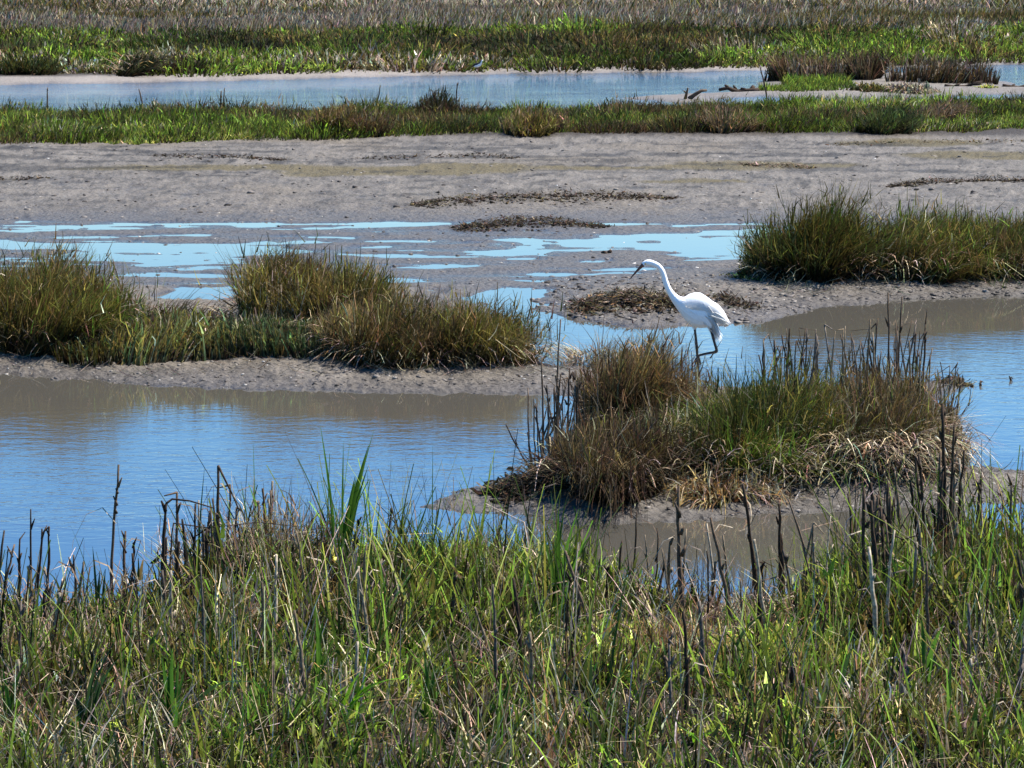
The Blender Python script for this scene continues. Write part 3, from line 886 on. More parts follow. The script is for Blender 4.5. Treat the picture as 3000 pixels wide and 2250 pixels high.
def clumps(name, label, poly, n, rad, hgt, per, mixes, wpx, s1, seed, S=2, out=.9, curl=.7, wind=.15, mat=None, hmod=None, side=0.5):
    """ground cover of many rounded bunches, too many and too merged to count"""
    P = np.asarray(poly, float)
    lo, hi = P.min(0), P.max(0)
    cx, cy = lo[0] + rng.random(n * 4) * (hi[0] - lo[0]), lo[1] + rng.random(n * 4) * (hi[1] - lo[1])
    k = poly_sd(cx, cy, P) > rad[0] * .5
    cx, cy = cx[k][:n], cy[k][:n]
    n = len(cx)
    r = rad[0] + (rad[1] - rad[0]) * rng.random(n) ** 1.6
    h = hgt[0] + (hgt[1] - hgt[0]) * rng.random(n) ** 1.5
    if hmod is not None:
        h = h * hmod(cx, cy)
    v = fbm(cx * s1, cy * s1, 3, seed)
    v = np.clip(np.argsort(np.argsort(v)) / n + .16 * rng.standard_normal(n), 0, .999)
    cuts = np.cumsum([q[0] for q in mixes])
    idx = np.searchsorted(cuts / cuts[-1], v).clip(0, len(mixes) - 1)
    nb = np.maximum(8, (per * (r / np.mean(r)) ** 2)).astype(int)
    own = np.repeat(np.arange(n), nb)
    N_ = len(own)
    rr, a = np.sqrt(rng.random(N_)), rng.random(N_) * 6.283
    ex, ey = rr * np.cos(a), rr * np.sin(a)
    X, Y = cx[own] + ex * r[own], cy[own] + ey * r[own]
    z = height(X, Y)
    L = h[own] * (1 - .45 * rr ** 2) * (.55 + .55 * rng.random(N_))
    sw = .18 * rng.standard_normal((n, 2))
    dx = out * ex + wind + sw[own, 0] + .15 * rng.standard_normal(N_)
    dy = out * ey + sw[own, 1] + .15 * rng.standard_normal(N_)
    c0, c1 = np.zeros((N_, 3)), np.zeros((N_, 3))
    for i, (_, mx) in enumerate(mixes):
        k = idx[own] == i
        if k.any():
            c0[k], c1[k] = pick(int(k.sum()), mx)
    tone = (.40 + .85 * rng.random(n))[own][:, None]
    ok = z > .02
    g = Geo()
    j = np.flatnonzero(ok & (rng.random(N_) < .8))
    t0, t1 = pick(len(j), {'blackbrown': 3, 'darkbrown': 1})  # short near-black dead blades put shade inside each bunch
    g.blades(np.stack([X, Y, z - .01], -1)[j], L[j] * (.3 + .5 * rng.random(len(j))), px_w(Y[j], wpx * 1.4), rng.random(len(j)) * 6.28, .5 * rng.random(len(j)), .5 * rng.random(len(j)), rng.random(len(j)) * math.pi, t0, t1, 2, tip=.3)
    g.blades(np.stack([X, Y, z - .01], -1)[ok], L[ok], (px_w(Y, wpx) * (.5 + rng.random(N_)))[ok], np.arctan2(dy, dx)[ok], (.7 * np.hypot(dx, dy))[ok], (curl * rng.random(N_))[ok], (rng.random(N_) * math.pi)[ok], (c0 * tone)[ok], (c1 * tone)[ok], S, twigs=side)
    put(name, g, mat or M_LEAF, kind='stuff', label=label, cat='grass')
    return N_

cnt = {}
cnt['mid'] = field('marsh_grass', 'strip of mixed green and brown marsh grass between the mudflat and the far channel',
      gp([(-350, 262), (0, 260), (700, 256), (1200, 252), (1560, 246), (1700, 240), (2560, 226), (2560, 292), (2212, 293), (1900, 300), (1600, 299), (1300, 301), (1000, 303), (800, 310), (500, 315), (300, 318), (0, 322), (-350, 322)]),
      300, .20, [(2, {'rust': 2, 'brown': 3, 'olive': 2}), (3, {'olive': 2, 'green': 4}), (3, {'green': 4, 'bright': 3}), (1.2, {'bright': 4, 'lime': 1.5})], 1.0, .35, .5, 200, edge=.5, hvar=(.45, 1.25))
cnt['midc'] = clumps('marsh_grass_bunches', 'leaning bunches of green and brown grass along the middle band', gp([(-350, 262), (0, 260), (700, 256), (1200, 252), (1560, 246), (1700, 240), (2560, 226), (2560, 292), (2212, 293), (1900, 300), (1600, 299), (1300, 301), (1000, 303), (800, 310), (500, 315), (300, 318), (0, 322), (-350, 322)]), 520, (.22, .75), (.16, .46), 150,
      [(1.5, {'dark': 3, 'olive': 1}), (2, {'rust': 2, 'brown': 3, 'olive': 2}), (2.5, {'green': 4, 'olive': 2}), (2.5, {'bright': 3, 'green': 3}), (.5, {'lime': 1, 'bright': 2, 'straw': 1})], 1.1, .3, 640)
cnt['low'] = field('succulent_mat', 'yellow-green succulents along the front of the middle grass band',
      gp([(150, 316), (300, 300), (420, 290), (520, 286), (560, 300), (540, 312), (300, 321)]), 900, .13, [(1, {'lime': 4, 'bright': 3, 'straw': 1})], 1.6, 1, 1, 210, spread=.6)
far_poly = [(-20, 70.0), (-9, 71.0), (0, 73.5), (6, 76), (20, 83), (40, 90), (52, 110), (40, 112), (20, 110), (8, 108), (0, 103), (-8, 97), (-20, 95), (-40, 98), (-30, 78)]
cnt['far'] = field('far_marsh_grass', 'lumpy green marsh grass on the far bank beyond the channel', far_poly, 22, .22,
      [(1.6, {'olive': 2, 'brown': 2, 'dark': 2}), (2, {'olive': 3, 'green': 3, 'dark': 1}), (3.5, {'green': 4, 'bright': 3}), (1, {'bright': 3, 'straw': .6})], 1.5, .10, .16, 220, clump=(.35, .30), hvar=(.25, 1.6), spread=.35, edge=1.0)
cnt['farc'] = clumps('far_grass_bunches', 'rounded green and dark bunches of grass all over the far bank', far_poly, 1000, (.45, 2.0), (.2, .85), 125,
      [(2.2, {'dark': 3, 'darkbrown': 1}), (1.5, {'olive': 3, 'brown': 2}), (2, {'green': 4, 'olive': 1}), (3, {'bright': 4, 'green': 2, 'lime': .4}), (.5, {'straw': 2, 'olive': 2})], 1.6, .12, 620, out=1.2, side=1.4)
cnt['dry'] = field('dry_rush_field', 'grey-tan dry rushes filling the far field', [(-48, 92), (-8, 93), (2, 99), (9, 104), (20, 106), (60, 108), (70, 150), (20, 150), (-20, 148), (-60, 150)], 24, .55,
      [(3, {'grey': 4, 'brown': 1.5}), (2, {'grey': 3, 'straw': 1.2}), (1.4, {'olive': 3, 'brown': 2})], 2.0, .05, .09, 240, clump=(.2, .12), spread=.2)
cnt['scrub'] = field('scrub_fringe', 'low brown scrub fringe at the top of the view', [(-60, 138), (60, 142), (80, 205), (20, 203), (-22, 200), (-60, 205)], 10, .9,
      [(2, {'brown': 3, 'straw': 2, 'olive': 2}), (2, {'olive': 3, 'dark': 2, 'grey': 2}), (1, {'grey': 2, 'straw': 2})], 2.4, .06, .09, 260, clump=(.16, .12), spread=.5, hvar=(.3, 1.5))
cnt['isl'] = field('islet_grass', 'bright green turf on the small sandy islet in the far channel', gp([(1632, 200), (1650, 186), (1720, 178), (1830, 178), (1850, 196), (1800, 203), (1700, 204)]), 260, .22,
      [(2, {'bright': 4, 'green': 2}), (.6, {'dark': 2, 'green': 2})], 1.3, .5, .7, 270, clump=(.9, .7))

cnt['reedisl'] = field('dead_undergrowth', 'low tangle of dead brown grass covering the muddy crown of the reed islet',
      gp([(1120, 1072), (1180, 1012), (1235, 920), (1275, 872), (1380, 880), (1480, 905), (1580, 900), (1750, 880), (2030, 865), (2070, 960), (2095, 1045), (1960, 1066), (1800, 1082), (1640, 1096), (1450, 1098), (1250, 1104), (1130, 1090)]), 800, .15,
      [(3, {'darkbrown': 4, 'blackbrown': 3}), (2, {'brown': 3, 'darkbrown': 2, 'olive': 2}), (1, {'straw': 3, 'brown': 2})], 1.2, 1.2, 1.0, 350, S=3, spread=.55, curl=.9, kink=1.6, clump=(2.5, 1.6), mat=M_DEAD, edge=.25)
cnt['leftisl'] = field('dead_undergrowth', 'low dead brown grass between the tussocks of the left islet',
      gp([(-200, 690), (200, 712), (460, 712), (560, 680), (700, 655), (900, 650), (1020, 690), (1120, 765), (1170, 795), (1050, 812), (800, 812), (540, 802), (250, 788), (0, 774), (-200, 766)]), 520, .16,
      [(2, {'darkbrown': 4, 'brown': 2}), (2, {'brown': 3, 'olive': 3}), (1, {'straw': 2, 'grey': 2, 'brown': 2})], 1.2, 1.2, 1.0, 360, S=3, spread=.45, curl=.8, kink=1.2, clump=(2.2, 1.4), edge=.25)
cnt['rightisl'] = field('dead_undergrowth', 'dead straw-brown grass round the feet of the right islet tussocks',
      gp([(1640, 610), (1700, 560), (2000, 550), (2500, 540), (2500, 620), (2212, 622), (2000, 625), (1850, 630), (1720, 625)]), 330, .15,
      [(2, {'darkbrown': 4, 'brown': 2}), (2, {'brown': 3, 'straw': 3}), (1, {'straw': 2, 'olive': 2})], 1.2, 1.2, 1.0, 370, S=3, spread=.5, curl=.8, kink=1.4, clump=(2.2, 1.4), edge=.3)

# foreground bank
def shore_mod(X, Y):
    xp, _ = px_of(X, Y, X * 0)
    near = np.interp(xp, [0, 320, 420, 620, 1200, 1300, 1360, 1700, 1760, 1820, 2300], [.4, .45, .95, 1.15, 1.1, .75, .5, .5, .65, 1.1, 1.15])
    k = sstep(10.6, 11.4, Y)
    v = near * k + 1.0 * (1 - k)
    v = v * np.interp(Y, [8.4, 9.4, 10.4], [.5, .65, 1])
    for x, y, rx, ry, a in FLAT:                   # trampled and fallen places
        v = v * (1 - a * bump_at(X, Y, x, y, rx, ry))
    return v
FLAT = [(1430, 1500, .30, .35, .75), (1430, 1420, .26, .25, .7), (1620, 1370, .2, .2, .7), (1050, 1530, .22, .3, .5), (560, 1400, .3, .2, .55), (200, 1480, .3, .25, .5), (1350, 1640, .25, .25, .6), (1950, 1480, .22, .3, .6), (800, 1640, .30, .45, .6), (1010, 1560, .22, .4, .65), (380, 1640, .22, .4, .55), (270, 1720, .25, .4, .5), (1830, 1560, .14, .4, .55), (1620, 1470, .12, .4, .5), (1990, 1580, .14, .4, .5), (1540, 1690, .2, .3, .5)]
fb = np.concatenate([gp([(-720, 1330), (0, 1322), (200, 1318), (340, 1314), (480, 1296), (700, 1278), (900, 1270), (1150, 1286), (1290, 1292), (1400, 1308), (1600, 1320), (1740, 1304), (1830, 1268), (1950, 1246), (2080, 1238), (2212, 1232), (3000, 1222)]),
                     np.array([[3.2, 7.6], [-3.2, 7.6]])])
cnt['fore'] = field('bank_grass', 'dense fine green and tan grass covering the near bank', fb, 520, .20,
      [(2.2, {'olive': 3, 'straw': 1.5, 'brown': 3}), (2, {'green': 4, 'olive': 3, 'straw': .6}), (3, {'green': 4, 'bright': 4, 'straw': .5}), (1.4, {'bright': 5, 'lime': .6, 'straw': .6})], 2.2, .9, 1.3, 300,
      S=4, spread=.24, curl=.7, clump=(2.4, 1.8), hvar=(.4, 1.2), wind=.05, edge=.2, hmod=shore_mod, side=1.0)
cnt['forelit'] = field('dead_litter', 'bent and broken straw lying through the near bank grass', fb, 430, .27,
      [(2, {'straw': 3, 'grey': 3}), (2, {'straw': 3, 'brown': 3, 'rust': 1}), (1, {'straw': 4})], 2.3, .9, 1.3, 320, S=4, spread=.55, curl=.6, kink=2.2, clump=(1.8, 1.4), hvar=(.5, 1.3), mat=M_DEAD)
cnt['forec'] = clumps('bank_grass_bunches', 'arching bunches of bright green and olive grass on the near bank', fb, 440, (.08, .30), (.14, .46), 62,
      [(.9, {'brown': 3, 'straw': 2}), (1.4, {'olive': 3, 'green': 2}), (2.5, {'green': 3, 'bright': 3}), (3, {'bright': 4, 'lime': 1.8})], 3.4, 1.2, 660, S=4, out=.8, curl=1.0, wind=.05, hmod=shore_mod, side=1.7)
def bladestuff(name, label, poly, n, length, wmm, mixes, lean, seed, S=3, kink=0, mat=None, curl=.4):
    X, Y = scatter(poly, n)
    z = height(X, Y)
    n = len(X)
    c0, c1 = field_cols(X, Y, mixes, 1.0, 1.4, seed)
    L = (length[0] + (length[1] - length[0]) * rng.random(n) ** 1.5) * np.minimum(shore_mod(X, Y), 1.15)
    kk = kink * (rng.random(n) < .35) * rng.random(n) if kink else None
    g = Geo()
    g.blades(np.stack([X, Y, z - .01], -1), L, .001 * (wmm[0] + (wmm[1] - wmm[0]) * rng.random(n)), rng.random(n) * 6.28, abs(lean * rng.standard_normal(n)), curl * rng.random(n), rng.random(n) * math.pi, c0, c1, S, tip=.25, kink=kk)
    put(name, g, mat or M_DEAD, kind='stuff', label=label, cat='grass')
bladestuff('reed_stubble', 'upright stubble of short broken reed stems all through the near bank', fb, 110, (.16, .58), (4, 11), [(1, {'straw': 4, 'brown': 2}), (2, {'darkbrown': 4, 'brown': 2, 'blackbrown': 2}), (1, {'straw': 4, 'orange': 1})], .16, 700, kink=1.5)
bladestuff('old_reed_stems', 'taller dark and tan dead stems standing thick through the near bank', fb, 62, (.26, .72), (5, 12), [(3, {'darkbrown': 4, 'blackbrown': 4}), (1.2, {'brown': 3, 'rust': 1}), (1.5, {'straw': 4, 'orange': 1})], .13, 740, S=4, kink=1.4)
bladestuff('stem_thicket', 'thicket of upright tan and dark broken stems on the left half of the near bank', gp([(-120, 1330), (340, 1322), (480, 1300), (720, 1290), (740, 1420), (600, 1520), (-120, 1540)]), 330, (.12, .42), (4, 9),
    [(2, {'darkbrown': 4, 'blackbrown': 4}), (2, {'straw': 4, 'brown': 2}), (1.5, {'straw': 3, 'grey': 1, 'rust': 1})], .10, 760, S=4, kink=1.2)
bladestuff('stem_thicket', 'thicket of upright tan and dark broken stems on the right of the near bank', gp([(1080, 1310), (1330, 1320), (1700, 1330), (1900, 1290), (2300, 1250), (2300, 1420), (1700, 1450), (1080, 1440)]), 170, (.10, .40), (4, 9),
    [(2, {'darkbrown': 4, 'blackbrown': 4}), (2, {'straw': 4, 'brown': 2}), (1.5, {'straw': 3, 'grey': 1, 'rust': 1})], .12, 770, S=4, kink=1.2)
bladestuff('reed_leaves', 'scattered broad green reed leaves rising through the near bank grass', fb, 130, (.24, .60), (9, 20), [(2, {'green': 4, 'bright': 2, 'dark': 1}), (3, {'bright': 4, 'green': 3}), (1, {'bright': 4, 'lime': 1})], .20, 720, S=5, mat=M_BROAD, curl=.7)
print('BLADES', cnt)

# ------------------------------------------------------------------ dead reed stalks
BLACK = (0.058, 0.040, 0.028)
DARK = (0.125, 0.088, 0.060)
TAN = (0.21, 0.16, 0.105)
PALE = (0.36, 0.30, 0.215)
GREY = (0.135, 0.108, 0.085)

def reed(label, bx, by, tx, ty, group, rmm=5.0, col=DARK, stubs=0, leaf=0, bend=None, sides=6, name='dead_reed'):
    """a stalk rooted at ground pixel bx,by whose broken tip stands at pixel tx,ty, with snapped stubs and hanging sheaths"""
    b = G(bx, by)
    z0 = float(height(b[0], b[1]))
    b = np.array([b[0], b[1], z0 - 0.03])
    t = at_depth(tx, ty, b[1] + random.uniform(-.08, .08))
    K = 9
    s = np.linspace(0, 1, K)[:, None]
    ln = float(np.linalg.norm(t - b))
    sag = np.array([random.uniform(-.03, .03), random.uniform(-.03, .03), 0]) * ln
    pts = b + (t - b) * s + sag * np.sin(s * math.pi)
    jig = np.array([[random.gauss(0, .002), random.gauss(0, .002), 0] for _ in range(K)]) * min(1, ln * 2)
    jig[0] = 0
    pts = pts + jig
    r = rmm * (.00128 if by > 1120 else .00112) * (1.15 - .55 * s[:, 0] ** 1.3) * np.array([random.uniform(.85, 1.2) for _ in range(K)])
    c = np.array(col) * random.uniform(.75, 1.3)
    c2 = c * random.uniform(.6, 1.3)
    g = Geo()
    g.tube(pts, r, c, sides, c2)
    if bend:                                     # snapped top that folds over
        p0 = pts[-1]
        q = [p0]
        for bxx, byy in bend:
            q.append(at_depth(bxx, byy, b[1] + random.uniform(-.03, .03)))
        q = np.array(q)
        qq = np.array([q[0]] + [q[i] * (1 - f) + q[i + 1] * f for i in range(len(q) - 1) for f in (.34, .67, 1)])
        g.tube(qq, np.linspace(r[-1], r[-1] * .5, len(qq)), c2, sides)
    for _ in range(stubs):
        k = random.uniform(.45, .97)
        p = b + (t - b) * k
        sg = random.choice((-1, 1))
        le = random.uniform(.02, .06)
        g.tube([p, p + np.array([sg * le * .2, random.uniform(-.2, .2) * le, le * .55]), p + np.array([sg * le * .4, random.uniform(-.3, .3) * le, le])], np.array([r[4], r[4] * .8, r[4] * .4]), c * random.uniform(.6, 1.2), 5)
    o = put(name, g, M_DEAD, b, label=label, cat='reed stalk', group=group)
    for _ in range(leaf):
        k = random.uniform(.3, .95)
        p = (b + (t - b) * k) - b
        sg = random.choice((-1, 1))
        le = random.uniform(.08, .22)
        yy = random.uniform(-.5, .5)
        L = [p, p + np.array([sg * .25, yy * .3, .35]) * le, p + np.array([sg * .55, yy * .7, .25]) * le, p + np.array([sg * .8, yy, -.25]) * le, p + np.array([sg * .85, yy, -.6]) * le]
        wd = random.uniform(.006, .011)
        g2 = Geo()
        g2.strip(L, [wd * .5, wd, wd, wd * .8, wd * .2], (random.uniform(-.4, .4), 1, .3), np.array(random.choice((TAN, GREY, PALE, DARK))) * random.uniform(.7, 1.2))
        link('sheath_leaf', g2.mesh('sheath_leaf'), M_DEAD, parent=o)
    return o

# named stalks on the near bank, one by one
GN = 'dead reed stalks on the near bank'
for a in [
    ('tallest lone dark stalk at the left, with side stubs, standing against the blue water', 242, 1345, 258, 1004, GN, 5.5, DARK, 4, 1),
    ('thin dark stalk poking highest from the leftmost clump of stalks', 66, 1345, 67, 1100, GN, 4.2, BLACK, 2, 0),
    ('dark stalk with a snapped slanting top in the leftmost clump', 42, 1350, 42, 1165, GN, 5, BLACK, 2, 1, [(54, 1150)]),
    ('black stalk leaning right in the leftmost clump of stalks', 76, 1345, 92, 1142, GN, 4.5, BLACK, 2, 0),
    ('straight black stalk at the right of the leftmost clump', 102, 1348, 107, 1138, GN, 5, BLACK, 1, 1, [(94, 1150)]),
    ('forked dark stalk just right of the tallest lone stalk', 276, 1340, 271, 1147, GN, 5.5, DARK, 3, 1),
    ('dark stalk leaning right beside the forked one', 272, 1345, 288, 1172, GN, 5, BLACK, 1, 0),
    ('thick black stalk whose thin top arches over to the right', 361, 1385, 358, 1088, GN, 7, BLACK, 1, 1, [(372, 1078), (410, 1082), (460, 1097)]),
    ('stout dark stalk just right of the arching one', 388, 1380, 386, 1170, GN, 7.5, BLACK, 1, 1),
    ('upright black stalk midway between the arching one and the thick pale-edged one', 419, 1370, 421, 1088, GN, 5.5, BLACK, 1, 1),
    ('thick upright stalk, second tallest on the left, with a folded pale leaf at its top', 473, 1345, 471, 1006, GN, 7, DARK, 1, 1, [(482, 1028), (502, 1068), (517, 1104)]),
    ('dark broken stalk with a blunt tip above the tan tangle', 566, 1300, 567, 1055, GN, 5.5, DARK, 1, 1),
    ('leaning dark stalk at the right of the tan tangle', 600, 1310, 584, 1060, GN, 5, DARK, 2, 1, [(594, 1086)]),
    ('dark stalk lying level across the top of the tan tangle', 372, 1345, 375, 1130, GN, 3.6, DARK, 0, 0, [(450, 1140), (560, 1128), (667, 1140)]),
    ('thick dark slanting stalk left of three in front of the brown pool', 1640, 1330, 1606, 1046, GN, 7, BLACK, 2, 1),
    ('straight upright dark stalk in the middle of the brown pool', 1684, 1330, 1683, 1088, GN, 6, BLACK, 1, 1),
    ('thin dark stalk leaning left over the right of the brown pool', 1763, 1335, 1703, 1078, GN, 4.5, DARK, 0, 0),
    ('long dark stalk leaning left at the left of the brown pool', 1592, 1440, 1534, 1118, GN, 6, DARK, 1, 1),
    ('dark knotty stalk at the left shore of the brown pool', 1477, 1370, 1467, 1050, GN, 7.5, DARK, 4, 2),
    ('short pale straw-coloured stalk at the right of the brown pool', 1773, 1335, 1757, 1172, GN, 6, PALE, 0, 0),
    ('thin pale stalk at the left of the brown pool', 1542, 1330, 1527, 1130, GN, 4.5, PALE, 0, 1),
    ('pale bent stalk beside the thin pale one', 1581, 1335, 1561, 1157, GN, 4.5, TAN, 0, 1, [(1568, 1148)]),
    ('slim dark stalk standing behind the round green tuft', 1848, 1290, 1832, 1066, GN, 4.5, BLACK, 0, 1),
    ('tallest black stalk of the dark cluster on the round green tuft', 1886, 1390, 1866, 1052, GN, 7, BLACK, 1, 1),
    ('second black stalk of the dark cluster, right beside its tallest', 1898, 1385, 1881, 1082, GN, 8, BLACK, 2, 2),
    ('black stalk with a pale snapped top in the dark cluster', 1914, 1380, 1901, 1094, GN, 7, BLACK, 1, 1, [(1888, 1108)]),
    ('thin black stalk leaning left at the back of the dark cluster', 1926, 1290, 1898, 1060, GN, 5, BLACK, 0, 0),
    ('black stalk curving at mid height in the dark cluster', 1918, 1360, 1908, 1110, GN, 6, BLACK, 0, 0, [(1917, 1150), (1950, 1165), (1985, 1156)]),
    ('tall grey stalk rising right of the dark cluster', 1996, 1420, 1984, 1125, GN, 6.5, GREY, 0, 1),
    ('tallest thick black stalk near the right edge', 2040, 1300, 2037, 872, GN, 8, BLACK, 3, 2),
    ('black stalk leaning right beside the tallest one near the right edge', 2046, 1300, 2062, 920, GN, 6, BLACK, 2, 0),
    ('black stalk leaning left across the foot of the tallest one near the right edge', 2020, 1290, 1978, 985, GN, 6, BLACK, 2, 1),
    ('dark stalk with a pointed tip right of the tallest one', 2056, 1290, 2068, 975, GN, 5.5, DARK, 1, 1),
    ('slanting black stalk left of the tallest one near the right edge', 2004, 1300, 1966, 1035, GN, 6, BLACK, 1, 1),
    ('long dark stalk fallen diagonally down to the right edge', 1990, 1200, 1968, 1045, GN, 5, DARK, 0, 0, [(2020, 1100), (2090, 1160), (2150, 1222)]),
    ('forked dark branch pointing up right at the right edge', 2118, 1290, 2128, 1128, GN, 6, BLACK, 2, 0, [(2150, 1108), (2177, 1086)]),
    ('curved dark stalk drooping to the right edge', 2126, 1290, 2134, 1128, GN, 4.5, DARK, 0, 0, [(2160, 1165), (2175, 1195), (2192, 1211)]),
    ('pale folded stalk arching above the right-hand mud', 2058, 1290, 2060, 1000, GN, 4.5, TAN, 0, 0, [(2075, 968), (2090, 985), (2105, 1040), (2125, 1090)]),
    ('pale split stalk slanting down right of the tallest black one', 2100, 1290, 2070, 990, GN, 5, PALE, 0, 1),
    ('thin dark stalk crossing the brown pool with a hooked tip', 1640, 1420, 1639, 1215, GN, 6.5, BLACK, 2, 1, [(1646, 1214), (1656, 1226)]),
    ('tall dark stalk low in the middle of the near bank', 1674, 1640, 1686, 1430, GN, 7.5, BLACK, 2, 1),
    ('bleached cut stalk standing upright in the low middle of the near bank', 1622, 1600, 1622, 1462, GN, 6.5, PALE, 0, 0),
    ('short bleached stalk with a square top low in the near bank', 1322, 1600, 1323, 1488, GN, 6.5, PALE, 0, 0),
    ('long dark stalk leaning left in the middle of the near bank', 1312, 1480, 1222, 1190, GN, 6, DARK, 2, 1),
    ('upright black stalk in the low middle of the near bank', 1480, 1650, 1477, 1320, GN, 6.5, BLACK, 1, 1),
    ('black twisted stalk at the lower right of the near bank', 1716, 1600, 1712, 1440, GN, 7, BLACK, 1, 1),
    ('dark stalk leaning left near the lower right corner', 2128, 1560, 2060, 1340, GN, 5.5, DARK, 1, 1)]:
    reed('dead reed: ' + a[0] if len(a[0].split()) < 14 else a[0], *a[1:])

# the rest of the near-bank stalks, by stand
def stand(label, group, n, x0, x1, y0, y1, h0, h1, rmm, cols, stubs=(0, 2), leaf=(0, 1), lean=14, toppx=None):
    for _ in range(n):
        bx, by = random.uniform(x0, x1), random.uniform(y0, y1)
        if float(height(*G(bx, by)[:2])) < 0.0:
            continue
        hh = random.uniform(h0, h1)
        if toppx:
            hh = by - np.interp(bx, [p[0] for p in toppx], [p[1] for p in toppx]) + random.uniform(-10, 90)
        bend = None
        tx, ty = bx + random.gauss(0, lean), by - hh
        if random.random() < .22:
            bend = [(tx + random.choice((-1, 1)) * random.uniform(8, 30), ty + random.uniform(4, 40))]
        reed(label, bx, by, tx, ty, group, random.uniform(*rmm), random.choice(cols), random.randint(*stubs), random.randint(*leaf), bend, 5)

D = [BLACK, BLACK, DARK, DARK, GREY, TAN]
stand('thin broken dead reed stalk among the leftmost stalks by the blue water', 'stalks at the left shore', 20, -40, 330, 1325, 1400, 70, 190, (3.2, 6), D, toppx=None)
stand('thin dead stalk standing in or beside the tan tangle left of centre', 'stalks round the tan tangle', 24, 350, 700, 1290, 1400, 120, 260, (3, 6.5), D + [TAN, PALE])
stand('thin dead stalk in the grass between the tan tangle and the brown pool', 'stalks in the middle of the bank', 24, 700, 1420, 1290, 1420, 80, 230, (3, 6), D + [TAN, PALE])
stand('thin dead stalk around the brown pool', 'stalks round the brown pool', 20, 1420, 1800, 1310, 1400, 90, 230, (3, 6.5), D + [TAN, PALE])
stand('thin dead stalk in the thicket at the right edge of the near bank', 'stalks at the right shore', 24, 1850, 2240, 1245, 1380, 120, 270, (3, 7), D + [PALE])
stand('dead stalk low in the left part of the near bank', 'stalks low on the left', 26, -60, 800, 1420, 1720, 150, 320, (4, 7.5), [DARK, GREY, TAN, TAN, PALE])
stand('dead stalk low in the right part of the near bank', 'stalks low on the right', 34, 800, 2280, 1420, 1720, 150, 330, (4, 8), [BLACK, DARK, GREY, TAN, PALE])

stand('black reed stalk crowded in the dark cluster on the round green tuft', 'stalks of the dark cluster', 11, 1872, 1930, 1300, 1390, 200, 310, (5, 8), [BLACK, BLACK, DARK], (0, 2), (0, 1), 8)
stand('black reed stalk crowded round the tallest thick one near the right edge', 'stalks round the tallest one', 11, 2005, 2075, 1270, 1340, 180, 330, (4.5, 7.5), [BLACK, BLACK, DARK, TAN], (0, 2), (0, 1), 14)
stand('dark broken stalk rising from the left part of the tan tangle', 'stalks of the left tangle', 13, 350, 480, 1300, 1380, 130, 250, (4, 7), [BLACK, DARK, DARK, GREY], (0, 2), (0, 1), 8)

# reeds of the islet
GR = 'dead reeds on the reed islet'
for a in [
    ('tallest dark dead reed at the back right of the reed islet', 1925, 985, 1918, 632, GR, 6, DARK, 1, 0),
    ('tall leaning dead reed next to the tallest on the reed islet', 1930, 980, 1948, 640, GR, 5.5, DARK, 2, 0),
    ('dead reed with a folded top at the left of the right stand on the islet', 1652, 930, 1650, 735, GR, 5.5, DARK, 0, 0, [(1660, 722), (1672, 765)]),
    ('tall lone dark reed at the left of the reed islet, behind the sedge', 1210, 960, 1211, 690, GR, 5, DARK, 0, 0),
    ('slim curving reed at the far left of the reed islet, over the water', 1150, 1030, 1142, 838, GR, 4, DARK, 0, 0),
    ('second slim reed at the far left of the islet', 1158, 1030, 1153, 862, GR, 4, DARK, 0, 0),
    ('short thick dark reed left of the sedge tussock', 1172, 975, 1170, 772, GR, 5.5, DARK, 0, 0),
    ('tall dark reed at the right rim of the reed islet', 1990, 985, 1999, 700, GR, 6.5, BLACK, 1, 0, [(2003, 668)]),
    ('dark reed leaning right at the right rim of the islet', 2030, 985, 2056, 905, GR, 7, BLACK, 2, 0),
    ('bleached stalk lying level across the islet reeds', 1668, 960, 1668, 864, GR, 4, PALE, 0, 0, [(1710, 866), (1750, 862)]),
    ('white split stalk lying level at the right of the islet reeds', 1900, 940, 1905, 822, GR, 4.5, PALE, 0, 0, [(1980, 815), (2035, 806)])]:
    reed(*a)

def islet_stand(label, group, n, x0, x1, y0, y1, env, cols, rmm=(3.2, 6.5)):
    for _ in range(n):
        bx, by = random.uniform(x0, x1), random.uniform(y0, y1)
        top = np.interp(bx, [e[0] for e in env], [e[1] for e in env]) + abs(random.gauss(0, 48))
        bend = [(bx + random.uniform(-16, 20), top + random.uniform(-4, 30))] if random.random() < .2 else None
        reed(label, bx, by, bx + random.gauss(8, 20), top, group, random.uniform(*rmm), random.choice(cols), random.randint(0, 1), 0, bend, 5)
islet_stand('dead reed in the crowded stand on the right half of the reed islet', 'reeds of the right stand', 88, 1640, 2060, 900, 1030,
            [(1640, 735), (1680, 712), (1760, 690), (1840, 700), (1900, 670), (1960, 690), (2000, 730), (2060, 790)], [DARK, DARK, BLACK, GREY, TAN])
islet_stand('thin dead reed at the left side of the reed islet', 'reeds of the left stand', 32, 1150, 1270, 940, 1050, [(1150, 870), (1200, 790), (1260, 790)], [DARK, BLACK, GREY])

# ------------------------------------------------------------------ broad green leaves (young reeds) on the near bank
GREEN = (0.060, 0.135, 0.016)
BRIGHT = (0.135, 0.300, 0.012)
DEEP = (0.026, 0.055, 0.016)
LEAFPALE = (0.36, 0.37, 0.28)  # much lighter than the other broad blades

